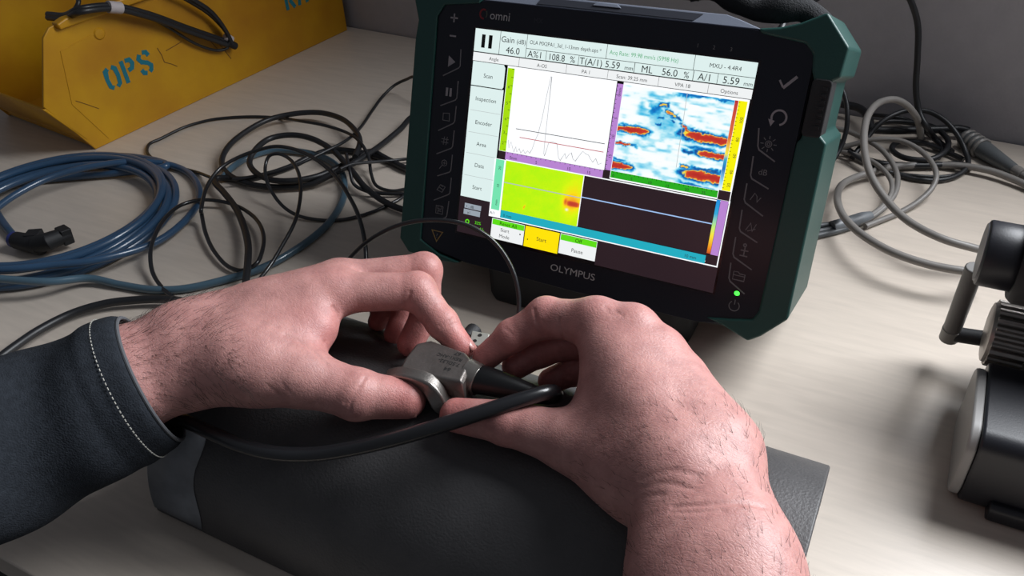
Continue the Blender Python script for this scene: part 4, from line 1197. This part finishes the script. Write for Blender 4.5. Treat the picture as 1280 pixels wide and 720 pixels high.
def surface(F_, lo, h):
    """surface nets: quads through the cells the zero level crosses"""
    S_ = F_ < 0
    c = [S_[i:S_.shape[0] - 1 + i, j:S_.shape[1] - 1 + j, k:S_.shape[2] - 1 + k] for i in (0, 1) for j in (0, 1) for k in (0, 1)]
    cnt = sum(x.astype(np.int8) for x in c)
    cell = (cnt > 0) & (cnt < 8)
    idx = np.argwhere(cell)
    vid = np.full(cell.shape, -1, np.int64); vid[cell] = np.arange(len(idx))
    acc = np.zeros((len(idx), 3)); w = np.zeros(len(idx))
    offs = [(i, j, k) for i in (0, 1) for j in (0, 1) for k in (0, 1)]
    vals = {o: F_[idx[:, 0] + o[0], idx[:, 1] + o[1], idx[:, 2] + o[2]] for o in offs}
    for o in offs:
        for d in range(3):
            if o[d] == 0:
                q = list(o); q[d] = 1; q = tuple(q)
                va, vb = vals[o], vals[q]
                x = (va < 0) != (vb < 0)
                t = np.where(x, va / np.where(x, va - vb, 1), 0)
                p = np.tile(np.array(o, float), (len(idx), 1)); p[:, d] += t
                acc[x] += p[x]; w[x] += 1
    V_ = lo + h * (idx + acc / w[:, None])
    faces = []
    for d in range(3):
        e1, e2 = [(1, 2), (2, 0), (0, 1)][d]
        a = S_; sl0 = [slice(None)] * 3; sl1 = [slice(None)] * 3
        sl0[d] = slice(0, -1); sl1[d] = slice(1, None)
        ch = a[tuple(sl0)] != a[tuple(sl1)]
        ps = np.argwhere(ch)
        ok = (ps[:, e1] > 0) & (ps[:, e2] > 0) & (ps[:, e1] < cell.shape[e1]) & (ps[:, e2] < cell.shape[e2])
        ps = ps[ok]
        ins_ = a[tuple(ps.T)]
        q = []
        for (u_, w_) in ((0, 0), (1, 0), (1, 1), (0, 1)):
            r_ = ps.copy(); r_[:, e1] -= u_; r_[:, e2] -= w_
            q.append(vid[tuple(r_.T)])
        q = np.stack(q, 1)
        q[ins_] = q[ins_][:, ::-1]
        faces.append(q)
    return V_, np.concatenate(faces)


def Jn(u, v, d):
    return np.array(at_d(u, v, d))


def build_arm(name, palm, fingers, extra, parent, hres=0.00095, warm=(), folds=()):
    """palm: round cones blended widely; fingers: one chain per finger, kept apart from each other"""
    allp = [(c[0], c[2]) for c in palm] + [(c[1], c[3]) for c in palm] + [(p, r) for f in fingers for p, r in f]
    lo = np.min([np.array(p) - r - 0.012 for p, r in allp], 0); hi = np.max([np.array(p) + r + 0.012 for p, r in allp], 0)
    fd = Field(lo, hi, hres)
    P_ = fd.blank()
    for c in palm:
        fd.cone(P_, c[0], c[1], c[2], c[3], c[4] if len(c) > 4 else 0.014)
    T_ = P_.copy()
    for f in fingers:
        G_ = fd.blank()
        for (a, ra), (b, rb) in zip(f[:-1], f[1:]):
            fd.cone(G_, a, b, ra, rb, 0.0035)
        for (a, ra) in f[1:-1]:
            fd.cone(G_, a, a, ra * 1.015, ra * 1.015, 0.003)
        T_ = smin(T_, smin(P_, G_, 0.0075), 0.0012)
    for c in extra:
        fd.cone(T_, c[0], c[1], c[2], c[3], c[4])
    V_, Q_ = surface(T_, fd.lo, hres)
    a_, b_, c_, d_ = (V_[Q_[:, k]] for k in range(4))
    if np.sum(np.cross(b_ - a_, c_ - a_) * a_) + np.sum(np.cross(c_ - a_, d_ - a_) * a_) < 0:
        Q_ = Q_[:, ::-1].copy()
    if folds:
        from mathutils.bvhtree import BVHTree
        bv = BVHTree.FromPolygons([tuple(v) for v in V_], [tuple(int(i) for i in q) for q in Q_])
        cl = ivp @ Vector(CAM)
        rot_ = ivp.to_3x3()
        D_ = np.zeros(len(V_))
        for pxs, wd, dp in folds:
            hits = [bv.ray_cast(cl, rot_ @ Vector(ray(u, v)).normalized())[0] for u, v in pxs]
            hits = [h for h in hits if h is not None]
            if len(hits) < 2:
                continue
            ln = [np.array(h) for h in spline(hits, 0.0012)]
            lnm = np.array(ln)
            near = np.where(np.all((V_ > lnm.min(0) - .006) & (V_ < lnm.max(0) + .006), axis=1))[0]
            if not len(near):
                continue
            dd = np.min(np.linalg.norm(V_[near][:, None] - lnm[None], axis=2), axis=1)
            D_[near] = np.maximum(D_[near], dp * np.exp(-(dd / wd) ** 2) - 0.35 * dp * np.exp(-((dd - 2.2 * wd) / (1.2 * wd)) ** 2))
        tri = np.cross(V_[Q_[:, 2]] - V_[Q_[:, 0]], V_[Q_[:, 3]] - V_[Q_[:, 1]])
        N_ = np.zeros_like(V_)
        for k in range(4):
            np.add.at(N_, Q_[:, k], tri)
        N_ /= np.linalg.norm(N_, axis=1)[:, None] + 1e-12
        V_ = V_ - N_ * D_[:, None]
    me = bpy.data.meshes.new(name)
    me.vertices.add(len(V_)); me.vertices.foreach_set('co', V_.astype(np.float32).ravel())
    me.loops.add(Q_.size); me.loops.foreach_set('vertex_index', Q_.astype(np.int32).ravel())
    me.polygons.add(len(Q_)); me.polygons.foreach_set('loop_start', np.arange(0, Q_.size, 4, dtype=np.int32))
    me.polygons.foreach_set('use_smooth', np.ones(len(Q_), bool))
    me.update(calc_edges=True); me.validate()
    wv = np.zeros(len(V_))
    for p, r_, s_ in warm:
        wv = np.maximum(wv, s_ * np.exp(-np.sum((V_ - np.array(p)) ** 2, 1) / (r_ * r_)))
    at_ = me.attributes.new('warmth', 'FLOAT', 'POINT'); at_.data.foreach_set('value', wv.astype(np.float32))
    o = bpy.data.objects.new(name, me); COL.objects.link(o)
    me.materials.append(MT['skin'])
    sm = o.modifiers.new('soften', 'SMOOTH'); sm.factor, sm.iterations = 0.5, 3
    o.parent = parent
    o.matrix_parent_inverse = Matrix.Identity(4)
    return o, V_


def lens_(f):
    return [round(float(np.linalg.norm(np.array(f[i + 1][0]) - np.array(f[i][0]))) * 1000, 1) for i in range(len(f) - 1)]


DOWN = np.array([0, 0, -1.0])
per = empty('person', (0.02, -0.30, 0.0))
tag(per, 'bare hands and charcoal sleeve of a person holding a steel probe on the pipe', 'person')
ivp = inv_of(per)


def loc_p(p):
    return np.array(ivp @ Vector(p))


def z5(p):
    return [(100 + a / 3.2, 300 + b / 3.2) for a, b in p]


def z4(p):
    return [(400 + a / 4.0, 360 + b / 4.0) for a, b in p]


def z6(p):
    return [(600 + a / 3.2, 340 + b / 3.2) for a, b in p]


# ---- left hand: wrist at the cuff, seen from the thumb side
L = {}
L['w1'] = Jn(236, 431, .478); L['w2'] = Jn(246, 452, .468)
L['e1'] = Jn(130, 470, .459); L['e2'] = Jn(152, 492, .454)
L['i0'] = Jn(414, 366, .490); L['i1'] = Jn(521, 364, .492); L['i2'] = Jn(553, 404, .487); L['i3'] = Jn(577, 435, .483)
L['m0'] = Jn(424, 352, .508); L['m1'] = Jn(530, 338, .512); L['m2'] = Jn(533, 392, .512); L['m3'] = Jn(512, 430, .508)
L['r0'] = Jn(424, 358, .526); L['r1'] = Jn(515, 356, .540); L['r2'] = Jn(506, 392, .538); L['r3'] = Jn(494, 418, .530)
L['l0'] = Jn(416, 368, .542); L['l1'] = Jn(485, 372, .552); L['l2'] = Jn(480, 393, .552); L['l3'] = Jn(472, 402, .548)
L['t0'] = Jn(300, 450, .462); L['t1'] = Jn(374, 470, .458); L['t2'] = Jn(446, 493, .457); L['t3'] = Jn(508, 499, .461)
for k in L:
    L[k] = loc_p(L[k])
fl_ = [[(L['i0'], .0125), (L['i1'], .0112), (L['i2'], .0090), (L['i3'], .0078)],
       [(L['m0'], .0125), (L['m1'], .0108), (L['m2'], .0092), (L['m3'], .0080)],
       [(L['r0'], .0115), (L['r1'], .0100), (L['r2'], .0086), (L['r3'], .0074)],
       [(L['l0'], .0105), (L['l1'], .0088), (L['l2'], .0076), (L['l3'], .0066)],
       [(L['t1'], .0160), (L['t2'], .0140), (L['t3'], .0112)]]
w1, w2 = L['w1'], L['w2']
mid = lambda a, b, t=0.5: a + (b - a) * t
palm_l = [(L['e1'], w1, .0255, .0205), (L['e2'], w2, .0255, .0205),
          (w1, L['i0'], .020, .0145), (w1, L['m0'], .019, .0135), (w1, L['r0'], .020, .0125), (w2, L['l0'], .020, .0115),
          (w2, L['t0'], .021, .0215), (L['t0'], L['t1'], .0215, .0165), (w2, mid(L['i0'], L['t1'], .45), .018, .011),
          (mid(L['t0'], L['t1'], .6), mid(w1, L['i0'], .78), .013, .012), (mid(L['t0'], L['t1'], .9), mid(w1, L['i0'], .86), .010, .0105, .010),
          (mid(L['t0'], L['t1'], .3), mid(w1, L['i0'], .55), .017, .016)]
warm_l = [(L[k], .014, .9) for k in ('i3', 'm3', 'r3', 'l3', 't3')] + [(L[k], .012, .55) for k in ('i1', 'm1', 'i2', 'i0', 't2')] + [(mid(L['i0'], L['t1']), .016, .6), (L['m2'], .014, .7), (L['r2'], .013, .8), (L['l2'], .013, .9)]
arm_l, VL = build_arm('arm', palm_l, fl_, [], per, warm=warm_l, folds=[(z5(p), w_, d_) for p, w_, d_ in [
    ([(1012, 268), (1034, 308), (1032, 372)], .0011, .0013), ([(978, 408), (1008, 470)], .0010, .0010), ([(750, 580), (805, 626)], .0009, .00035), ([(805, 570), (850, 620)], .0009, .0003),
    ([(1140, 552), (1100, 610), (1060, 650)], .0010, .0008), ([(1125, 590), (1090, 640), (1076, 690)], .0010, .0006), ([(820, 380), (900, 420), (990, 500)], .0013, .0006), ([(720, 330), (790, 350)], .0012, .0004)]]
    + [(z4(p), w_, d_) for p, w_, d_ in [([(408, 112), (436, 70), (452, 20)], .0010, .0009), ([(90, 120), (92, 190)], .0010, .0010), ([(556, 90), (600, 70), (640, 90)], .0008, .0005), ([(600, 190), (640, 168), (672, 150)], .0008, .0006), ([(610, 205), (650, 185), (684, 172)], .0007, .0005)]])
tag(arm_l, 'hand with dark wrist hair and charcoal cuff, index finger on the probe top')

# ---- right hand: back of the hand towards the viewer
R = {}
R['w1'] = Jn(840, 590, .390); R['w2'] = Jn(886, 566, .398)
R['e1'] = Jn(868, 735, .352); R['e2'] = Jn(916, 712, .352)
R['f1'] = Jn(905, 900, .315); R['f2'] = Jn(952, 880, .315)
R['i0'] = Jn(744, 404, .446); R['i1'] = Jn(683, 397, .462); R['i2'] = Jn(640, 420, .468); R['i3'] = Jn(607, 447, .474)
R['m0'] = Jn(790, 414, .440); R['m1'] = Jn(722, 424, .474); R['m2'] = Jn(676, 438, .480); R['m3'] = Jn(644, 458, .480)
R['r0'] = Jn(825, 444, .434); R['r1'] = Jn(768, 458, .468); R['r2'] = Jn(722, 462, .482); R['r3'] = Jn(688, 476, .488)
R['l0'] = Jn(850, 480, .428); R['l1'] = Jn(810, 496, .456); R['l2'] = Jn(776, 502, .466); R['l3'] = Jn(752, 506, .476)
R['t0'] = Jn(800, 590, .402); R['t1'] = Jn(716, 552, .424); R['t2'] = Jn(634, 528, .436); R['t3'] = Jn(571, 519, .448)
for k in R:
    R[k] = loc_p(R[k])
fr_ = [[(R['i0'], .0125), (R['i1'], .0112), (R['i2'], .0090), (R['i3'], .0078)],
       [(R['m0'], .0125), (R['m1'], .0110), (R['m2'], .0092), (R['m3'], .0080)],
       [(R['r0'], .0120), (R['r1'], .0105), (R['r2'], .0088), (R['r3'], .0076)],
       [(R['l0'], .0110), (R['l1'], .0092), (R['l2'], .0078), (R['l3'], .0068)],
       [(R['t1'], .0150), (R['t2'], .0118), (R['t3'], .0096)]]
w1, w2 = R['w1'], R['w2']
pin = -np.cross(R['l0'] - R['i0'], w1 - R['i0']); pin /= np.linalg.norm(pin)
if pin @ (np.array(ivp @ Vector(CAM)) - R['i0']) > 0:
    pin = -pin                                   # palm side, away from the viewer
palm_r = [(R['f1'], R['e1'], .030, .0265), (R['f2'], R['e2'], .030, .0265), (R['e1'], w1, .0265, .0215), (R['e2'], w2, .0265, .0215),
          (w1, R['i0'], .021, .0130), (w1, R['m0'], .021, .0132), (w2, R['r0'], .020, .0125), (w2, R['l0'], .020, .0115),
          (w1 + pin * .010, R['m0'] + pin * .010, .018, .012), (w2 + pin * .010, R['r0'] + pin * .010, .018, .012),
          (w1, R['t0'], .021, .019), (R['t0'], R['t1'], .0190, .0155),
          (mid(R['t0'], R['t1'], .5), mid(w1, R['i0'], .62), .013, .012), (mid(R['t0'], R['t1'], .85), mid(w1, R['i0'], .78), .009, .010, .010),
          (mid(R['t0'], R['t1'], .1), mid(w1, R['i0'], .35), .017, .016)]
ex_r = [(R[k] - pin * .0045, R[k] - pin * .0045, .0092, .0092, .007) for k in ('i0', 'm0', 'r0', 'l0')]
ex_r += [(R[k] - pin * .0040, mid(R[k], w1, .6) - pin * .0060, .0042, .0030, .008) for k in ('i0', 'm0', 'r0')]
warm_r = [(R[k], .014, .9) for k in ('i3', 'm3', 'r3', 'l3', 't3')] + [(R[k], .013, .6) for k in ('i1', 'i0', 'i2', 't2', 'm0', 'r0', 'l0')] + [(R['m1'], .02, .7), (R['m2'], .02, .8), (R['r1'], .02, .7), (R['r2'], .02, .8)]
arm_r, VR = build_arm('arm', palm_r, fr_, ex_r, per, warm=warm_r, folds=[(z6(p), w_, d_) for p, w_, d_ in [
    ([(216, 150), (232, 205), (258, 250)], .0011, .0010), ([(318, 190), (330, 250), (362, 292)], .0011, .0010), ([(345, 440), (318, 470), (296, 500)], .0010, .0008), ([(250, 195), (262, 240)], .0008, .0005),
    ([(100, 225), (130, 250)], .0008, .0005), ([(380, 300), (372, 360), (356, 420)], .0014, .0008), ([(500, 140), (520, 165), (545, 170)], .0010, .0004), ([(540, 155), (570, 175)], .0010, .0004)]]
    + [([(842, 634), (880, 631), (925, 629), (955, 634)], .0013, .0008), ([(838, 640), (870, 640), (905, 638)], .0012, .0005), ([(800, 600), (840, 588), (880, 596)], .0016, .0004), ([(795, 612), (835, 604), (870, 612)], .0014, .0004), ([(790, 625), (828, 618)], .0013, .0005)])
tag(arm_r, 'bare hand and forearm, finger and thumb closed on the probe cable boot')


# ---- nails
def nail(arm, tip, prev, out, w, l, lift):
    """curved plate on the back of a fingertip; out = direction the nail faces"""
    ax = (tip - prev) / np.linalg.norm(tip - prev)
    out = out - ax * (out @ ax); out /= np.linalg.norm(out)
    sd_ = np.cross(ax, out)
    vs, fs = [], []
    nu, nv = 9, 9
    for j in range(nv):
        tv = j / (nv - 1) * 2 - 1
        for i in range(nu):
            tu = i / (nu - 1) * 2 - 1
            ww = w * (1 - 0.18 * max(0, tv) ** 3 - 0.25 * max(0, -tv) ** 4)
            p = tip + ax * (tv * l / 2) + sd_ * (math.sin(tu * 1.05) * ww / 2 / math.sin(1.05)) + out * (lift - (1 - math.cos(tu * 1.05)) * w * 0.55 - 0.0007 * max(0, tv) ** 2)
            vs.append(p)
    for j in range(nv - 1):
        for i in range(nu - 1):
            fs.append((j * nu + i, j * nu + i + 1, (j + 1) * nu + i + 1, (j + 1) * nu + i))
    o = MB().add([tuple(p) for p in vs], fs).build('fingernail', 'nail', arm)
    s_ = o.modifiers.new('thick', 'SOLIDIFY'); s_.thickness = 0.0005; s_.offset = -1
    return o


camp = np.array(ivp @ Vector(CAM))
nail(arm_l, L['t3'] + (L['t3'] - L['t2']) * 0.04, L['t2'], (camp - L['t3']) * 0.5 + np.array([0.0, -0.30, -0.45]), .0115, .0105, .0101)
nail(arm_l, L['i3'] + (L['i3'] - L['i2']) * 0.05, L['i2'], np.array([0.8, 0.5, 0.35]), .0100, .0110, .0079)
nail(arm_r, R['i3'] + (R['i3'] - R['i2']) * 0.05, R['i2'], np.array([-0.25, 0.8, 0.5]), .0100, .0110, .0079)
nail(arm_r, R['t3'] + (R['t3'] - R['t2']) * 0.05, R['t2'], np.array([0.0, -0.9, -0.1]), .0105, .0110, .0088)


# ---- hair on the wrists: nobody could count it
def hairs(arm, VV, a, b, n, dirv, length, keep):
    rs = random.Random(5)
    me_n = len(VV)
    cu = bpy.data.curves.new('arm_hair', 'CURVE'); cu.dimensions = '3D'; cu.bevel_depth = 0.000085; cu.bevel_resolution = 0
    arm.data.update()
    nrm = np.zeros(me_n * 3, np.float32); arm.data.vertices.foreach_get('normal', nrm); nrm = nrm.reshape(-1, 3)
    ab = b - a; L2 = ab @ ab
    t = ((VV - a) @ ab) / L2
    cand = np.where((t > 0) & (t < 1) & (((VV - camp) * nrm).sum(1) < 0.08) & keep(VV, nrm))[0]
    for _ in range(n):
        i = int(cand[rs.randrange(len(cand))])
        p = VV[i]; nn = nrm[i]
        d = dirv + np.array([rs.uniform(-.35, .35) for _ in range(3)])
        d = d - nn * (d @ nn); d /= np.linalg.norm(d) + 1e-9
        ln = length * rs.uniform(.5, 1.2)
        s = cu.splines.new('POLY'); s.points.add(3)
        for k in range(4):
            q = p - nn * .0003 + d * ln * k / 3 + nn * (ln * .22 * math.sin(k / 3 * 1.6)) + np.array([rs.uniform(-.0003, .0003) for _ in range(3)])
            s.points[k].co = (*q, 1); s.points[k].radius = 1.0 - 0.25 * k
    o = bpy.data.objects.new('arm_hair', cu); COL.objects.link(o); cu.materials.append(MT['hair']); o.parent = arm
    tag(o, kind='stuff')


hairs(arm_l, VL, L['e1'], mid(L['w1'], L['i0'], .30), 560, (L['w1'] - L['e1']) / np.linalg.norm(L['w1'] - L['e1']) * .7 + np.array([0, 0, -.6]), .0105, lambda v, n_: n_[:, 2] > -0.3)
hairs(arm_r, VR, R['f2'], mid(R['w1'], R['i0'], .25), 420, (R['w2'] - R['e2']) / np.linalg.norm(R['w2'] - R['e2']) * .5 + np.array([-.4, .1, -.3]), .008, lambda v, n_: n_[:, 2] > -0.6)

# ---- sleeve on the left forearm
def make_sleeve(pts, r0):
    axis = spline([Vector(p) for p in pts], 0.004)
    nS, mS = len(axis), 64
    vs, fs = [], []
    tot = 0
    for i, p in enumerate(axis):
        t_ = ((axis[min(i + 1, nS - 1)] - axis[max(i - 1, 0)])).normalized()
        u_ = (up0 - t_ * up0.dot(t_)).normalized(); w_ = t_.cross(u_)
        if i: tot += (p - axis[i - 1]).length
        base = r0 + 0.0085 * min(1, tot / 0.10) + 0.010 * max(0, tot - .1)
        for k in range(mS):
            a = 2 * math.pi * k / mS
            fold = 0.0022 * math.sin(tot * 95 + 1.6 * math.sin(a) + 0.6 * math.sin(2 * a + 1)) * min(1, tot / 0.03)
            fold += 0.0026 * math.sin(tot * 48 + 2.2 * math.cos(a + .5)) * min(1, max(0, tot - .02) / 0.03)
            cuff = 0.0016 if tot < 0.0235 else 0.0
            r_ = base + fold + cuff - (0.0022 if tot < 0.003 else 0)
            vs.append(tuple(p + (u_ * math.cos(a) * 1.0 + w_ * math.sin(a) * 0.92) * r_))
    for i in range(nS - 1):
        for k in range(mS):
            l = (k + 1) % mS
            fs.append((i * mS + k, i * mS + l, (i + 1) * mS + l, (i + 1) * mS + k))
    slv = MB().add(vs, fs).build('sleeve', 'sleeve', per, smooth=70)
    sd = slv.modifiers.new('thick', 'SOLIDIFY'); sd.thickness = 0.0022; sd.offset = -1
    ss = slv.modifiers.new('soft', 'SUBSURF'); ss.levels = ss.render_levels = 1
    return slv, axis


up0 = Vector((0, 0, 1))
slv, axis = make_sleeve([loc_p(at_d(190, 474, .468)), loc_p(at_d(100, 514, .459)), loc_p(at_d(0, 560, .442)), loc_p(at_d(-230, 686, .40))], 0.0412)
make_sleeve([mid(mid(R['e1'], R['e2']), mid(R['f1'], R['f2']), t) for t in (.80, 1.1, 1.6, 2.4)], 0.0405)
# rolled cuff edge and the row of stitches
p = axis[0]; t_ = (axis[1] - axis[0]).normalized(); u_ = (up0 - t_ * up0.dot(t_)).normalized(); w_ = t_.cross(u_)
ring = [p + (u_ * math.cos(2 * math.pi * k / 48) + w_ * math.sin(2 * math.pi * k / 48) * .92) * 0.0399 for k in range(48)]
MB().tube(ring, 0.0011, 8, closed=True).build('cuff_edge', mat('cuff_grey', srgb(86, 88, 92), .9), slv)
mb = MB()
q = axis[3]
for k in range(100):
    a0_, a1_ = 2 * math.pi * k / 100, 2 * math.pi * (k + .55) / 100
    f_ = lambda a: q + (u_ * math.cos(a) + w_ * math.sin(a) * .92) * 0.0447
    mb.tube([f_(a0_), f_(a1_)], 0.00035, 5)
tag(mb.build('stitching', 'thread', slv), kind='stuff')

# ------------------------------------------------------------------ phased array probe on the pipe
def cyl_hit(u, v, lift=0.0):
    """point of the pipe's surface (raised by lift) under a pixel"""
    d = ray(u, v); r_ = PR + lift
    o = CAM - np.array([0, PCY, 0])
    a = d[1] ** 2 + d[2] ** 2; b = o[1] * d[1] + o[2] * d[2]; c = o[1] ** 2 + o[2] ** 2 - r_ * r_
    return Vector(CAM + d * ((-b - math.sqrt(max(0, b * b - a * c))) / a))


ZT = 0.112                                    # top of the probe
prb = empty('ultrasonic_probe', at_z(550, 465, 0.0925))
tag(prb, 'small worn steel ultrasonic probe with etched marks, pinched between both hands on the pipe', 'probe')
iv = inv_of(prb)
top = [at_z(*p, ZT) for p in ((497, 462), (578, 478), (591, 449), (583, 440), (538, 424), (520, 428), (505, 447))]
mb = MB()
n = len(top)
cen = sum(top, Vector()) / n
lvl = []
for dz, sc in ((0, 0.93), (-0.0022, 1.0), (-0.0100, 1.02), (-0.0215, 1.02)):
    lvl.append([cen + (p - cen) * sc + Vector((0, 0, dz)) for p in top])
vs = [p for l_ in lvl for p in l_]
fs = [tuple(range(n))] + [tuple(3 * n + k for k in range(n))[::-1]]
for i in range(3):
    for k in range(n):
        l = (k + 1) % n
        fs.append((i * n + k, i * n + l, (i + 1) * n + l, (i + 1) * n + k))
mb.add(vs, fs).build('housing', 'steeldark', prb, bevel=0.0011, bseg=3, smooth=30, local=iv)
# etched marks, read from the far side
e1 = (at_z(572, 455, ZT) - at_z(560, 468, ZT)); 
ux = (at_z(556, 446, ZT) - at_z(578, 452, ZT)).normalized(); uy = Vector((0, 0, 1)).cross(ux)
if uy.dot(at_z(560, 470, ZT) - at_z(570, 440, ZT)) < 0:
    uy = -uy
for s, u, v, sz in (('67', 577.5, 441.5, .0040), ('REX1-AHC', 578.5, 449, .0034), ('7.5DL32-', 575.5, 455, .0036), ('64', 564.5, 460.5, .0042)):
    mb = MB(); o_ = at_z(u, v, ZT + 0.00012)
    text_into(mb, s, sz, lambda p: o_ + ux * p.x + uy * p.y + Vector((0, 0, p.z)), 'LEFT', 0.0, 0.02)
    mb.build('etched_lettering', 'etch', prb, smooth=0, local=iv)
# collar and boot
b0, b1 = at_d(583, 468, .468), at_d(600, 476, .464)
MB().tube([b0, b0 + (b1 - b0) * .35, b1], [0.0098, 0.0096, 0.0092], 20).build('collar', 'steel', prb, bevel=0.0006, local=iv)
bp_ = spline([b0 + (b1 - b0) * .6, at_d(612, 477, .462), at_d(640, 485, .458), at_d(668, 493, .455), at_d(688, 497, .452)], .003)
nn_ = len(bp_)
MB().tube(bp_, [0.0088 - 0.0048 * min(1, i / nn_ * 1.1) ** 1.4 for i in range(nn_)], 18).build('boot', 'boot', prb, local=iv)
cb = spline([at_d(676, 495, .4535), at_d(689, 496, .451), at_d(694, 495, .446), at_d(694, 491, .439), at_d(686, 490, .433), at_d(660, 497, .428), at_d(610, 513, .426), at_d(560, 529, .428), at_d(500, 547, .434), at_d(440, 561, .442), at_d(390, 568, .448), at_d(340, 566, .452), at_d(300, 556, .458), at_d(262, 540, .466), at_d(225, 525, .478), at_d(190, 540, .500), at_d(150, 560, .53)], .003)
MB().tube(cb, 0.0042, 12).build('cable', 'cable2', prb, local=iv)
# short steel neck and aluminium bracket behind
n0, n1 = at_d(590, 449, .478), at_d(604, 456, .476)
MB().tube([n0, n1], [0.0040, 0.0034], 14).build('neck', 'steel', prb, bevel=0.0004, local=iv)
mb = MB()
br = [at_z(*p, .088) for p in ((586, 430), (590, 413), (612, 417), (607, 434))]
cz = Vector((0, 0, 1))
vs = [p for p in br] + [p - cz * .006 for p in br]
mb.add(vs, [(0, 1, 2, 3), (7, 6, 5, 4), (0, 4, 5, 1), (1, 5, 6, 2), (2, 6, 7, 3), (3, 7, 4, 0)])
brk = mb.build('bracket', 'alu', prb, bevel=0.0006, local=iv)
for u, v in ((600, 419), (593.5, 426)):
    MB().lathe([(-.001, .0013), (.0002, .0013)], at_z(u, v, .0881), (0, 0, 1), 14).build('screw_hole', 'hole', brk, local=iv)
MB().tube([at_z(583, 424, .083), at_z(594, 412, .083)], 0.0055, 16).build('roller', 'rubber', prb, bevel=0.001, local=iv)
# curved steel clamp arm under the thumb
ca = spline([at_d(488, 474, .470), at_d(502, 471, .464), at_d(520, 474, .459), at_d(535, 480, .456), at_d(545, 492, .456), at_d(553, 505, .459), at_d(570, 511, .463)], .0025)
mb = MB()
vs, fs = [], []
for i, p in enumerate(ca):
    t_ = (ca[min(i + 1, len(ca) - 1)] - ca[max(i - 1, 0)]).normalized()
    fw = Vector(M[:, 2]); sd_ = Vector((0.25, -0.75, 0.0)).normalized()
    nrm = t_.cross(sd_).normalized()
    for a_, b_ in ((-.5, -.5), (.5, -.5), (.5, .5), (-.5, .5)):
        vs.append(p + nrm * (a_ * .010) + sd_ * (b_ * .009))
m = len(ca)
for i in range(m - 1):
    for k in range(4):
        l = (k + 1) % 4
        fs.append((i * 4 + k, i * 4 + l, i * 4 + 4 + l, i * 4 + 4 + k))
fs += [(3, 2, 1, 0), (4 * m - 4, 4 * m - 3, 4 * m - 2, 4 * m - 1)]
mb.add(vs, fs).build('clamp_arm', 'steel', prb, bevel=0.0018, bseg=3, smooth=50, local=iv)
